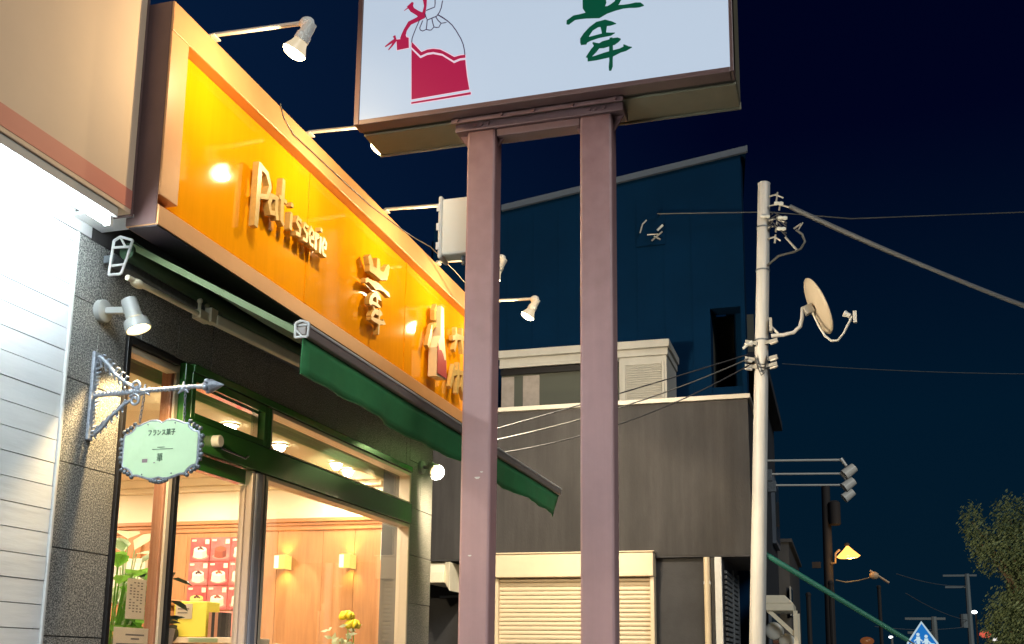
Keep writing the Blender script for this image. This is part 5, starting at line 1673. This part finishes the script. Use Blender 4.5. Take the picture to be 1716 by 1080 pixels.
for zz, a, b in ((1.662, 4.11, 4.245), (1.645, 4.15, 4.21), (1.622, 4.05, 4.25), (1.60, 4.07, 4.12), (1.60, 4.15, 4.24), (1.575, 4.07, 4.25)):
    q.box(-2.9487, -2.9484, a, b, zz - .004, zz + .003)
q.build("print", M_ink, nt2, kind='stuff')
gb = thing("gift_box", "bright yellow gift box with a grey label panel behind the door glass", "box", (-3.78, 6.0, 1.7))
box("body", mat("gift_yellow", (.75, .66, .08), .5), gb, -3.93, -3.70, 5.95, 6.1, 1.70, 1.915, bevel=.004)
box("label_panel", M_paper, gb, -3.915, -3.80, 5.945, 5.949, 1.81, 1.90)
MB().box(-3.90, -3.82, 5.943, 5.9445, 1.865, 1.875).box(-3.90, -3.83, 5.943, 5.9445, 1.842, 1.85).build("print", M_ink, gb)
db = thing("brown_box", "narrow brown striped box beside the yellow gift box", "box", (-3.66, 6.0, 1.7))
for i in range(4):
    piece("stripe_side", (M_rosewood, M_farbrown)[i % 2], db, -3.69 + i * .022, -3.668 + i * .022, 5.96, 6.08, 1.70, 1.85)
rc = thing("round_tin", "round dark tin lying on edge at the foot of the door glass", "tin", (-3.90, 5.95, 1.69))
MB().lathe((-3.93, 5.94, 1.715), (0, -1, 0), [(0, .05), (.04, .05), (.042, .04), (.046, .018), (.044, .0)], 20).build("tin", M_bronze, rc, smooth=True)
shf = thing("shelf", "pale shelf board carrying the yellow gift box behind the door glass", "shelf", (-3.7, 6.1, 1.66))
box("board", M_creamframe, shf, -4.0, -3.45, 5.93, 6.3, 1.662, 1.698, bevel=.003)
box("edge_label", M_paleleaf, shf, -3.80, -3.60, 5.926, 5.929, 1.668, 1.692)
MB().box(-3.98, -3.95, 6.0, 6.25, 0.02, 1.661).box(-3.50, -3.47, 6.0, 6.25, .02, 1.661).build("leg", M_wood, shf)
lmp = thing("table_lamp", "white domed lamp shade just showing at the foot of the shop window", "lamp", (-3.22, 6.0, 0))
MB().tube([(-3.235, 6.0, .02), (-3.235, 6.0, 1.56)], .012, 8).build("stand", M_chrome, lmp, smooth=True)
MB().ball((-3.235, 6.0, 1.60), .085, 16, 9, (1, 1, .75)).build("lamp_shade", emit("dome_shade", (1, .9, .65), 1.6), lmp, smooth=True)

rs = thing("rose_bunch", "two bright yellow roses with pale leaves in a vase by the shop window", "flowers", (-3.22, 7.0, 1.3))
M_rose = mat("rose_yellow", (.85, .68, .01), .5)
M_vase = mat("vase", (.6, .6, .58), .3)
MB().lathe((-3.22, 7.0, 1.25), (0, 0, 1), [(0, .05), (.1, .06), (.25, .035), (.30, .045)], 16).build("vase", M_vase, rs, smooth=True)
MB().box(-3.34, -3.12, 6.88, 7.12, 0.02, 1.249).build("stand", M_wood, rs)
q = MB()
for c in ((-3.245, 7.0, 1.875), (-3.20, 7.0, 1.815)):
    q.tube([(-3.22, 7.0, 1.5), (c[0] + .01, c[1], c[2] - .1), c], .004, 5)
q.build("stem", M_leafin, rs)
for c in ((-3.245, 7.0, 1.89), (-3.20, 7.0, 1.83)):
    q = MB()
    rnd = random.Random(int(c[2] * 1000))
    q.ball(c, .022, 10, 7, (1, 1, 1.1))
    for ring, (r, n, h, pr) in enumerate(((.016, 5, .004, .020), (.030, 6, -.006, .024), (.040, 7, -.018, .024))):
        for k in range(n):
            a = 2 * math.pi * k / n + ring * .5
            q.ball((c[0] + r * math.cos(a), c[1] + r * math.sin(a), c[2] + h + rnd.uniform(-.004, .004)), pr, 7, 5, (.8, .8, 1.0))
    q.build("rose", M_rose, rs, smooth=True)
q = MB()
rnd = random.Random(4)
for i in range(22):
    p = Vector((-3.26 + rnd.uniform(-.10, .08), 7.0 + rnd.uniform(-.08, .08), 1.66 + rnd.uniform(0, .15)))
    d = Vector((rnd.uniform(-1, 1), rnd.uniform(-1, 1), rnd.uniform(-.2, 1))).normalized()
    s = d.orthogonal().normalized()
    q.add([p, p + d * .03 + s * .018, p + d * .07, p + d * .03 - s * .018], [(0, 1, 2, 3)])
q.build("leaf", M_paleleaf, rs, kind='stuff')
ws = thing("wall_speaker", "white box speaker on the wood pilaster at the right end of the window", "speaker", (-3.15, YE - .08, 2.38))
box("body", M_white, ws, -3.155, -3.10, YE - .14, YE - .062, 2.29, 2.50, bevel=.006)
# spotlight throwing the pale scallop on the wood panelling
sw = thing("wall_washer", "small ceiling spotlight washing the wood panelling, out of sight above the window", "spotlight", (-3.86, 7.25, 2.95))
MB().lathe((-3.86, 7.25, 2.955), (0, 0, -1), [(0, .03), (.09, .035), (.09, .028), (.08, .026)], 14).build("lamp_body", M_white, sw, smooth=True)
spot("wash_light", (-3.84, 7.21, 2.86), (-3.84, 7.32, 1.9), 75, (1, .86, .62), 35, .15, .01, sw)
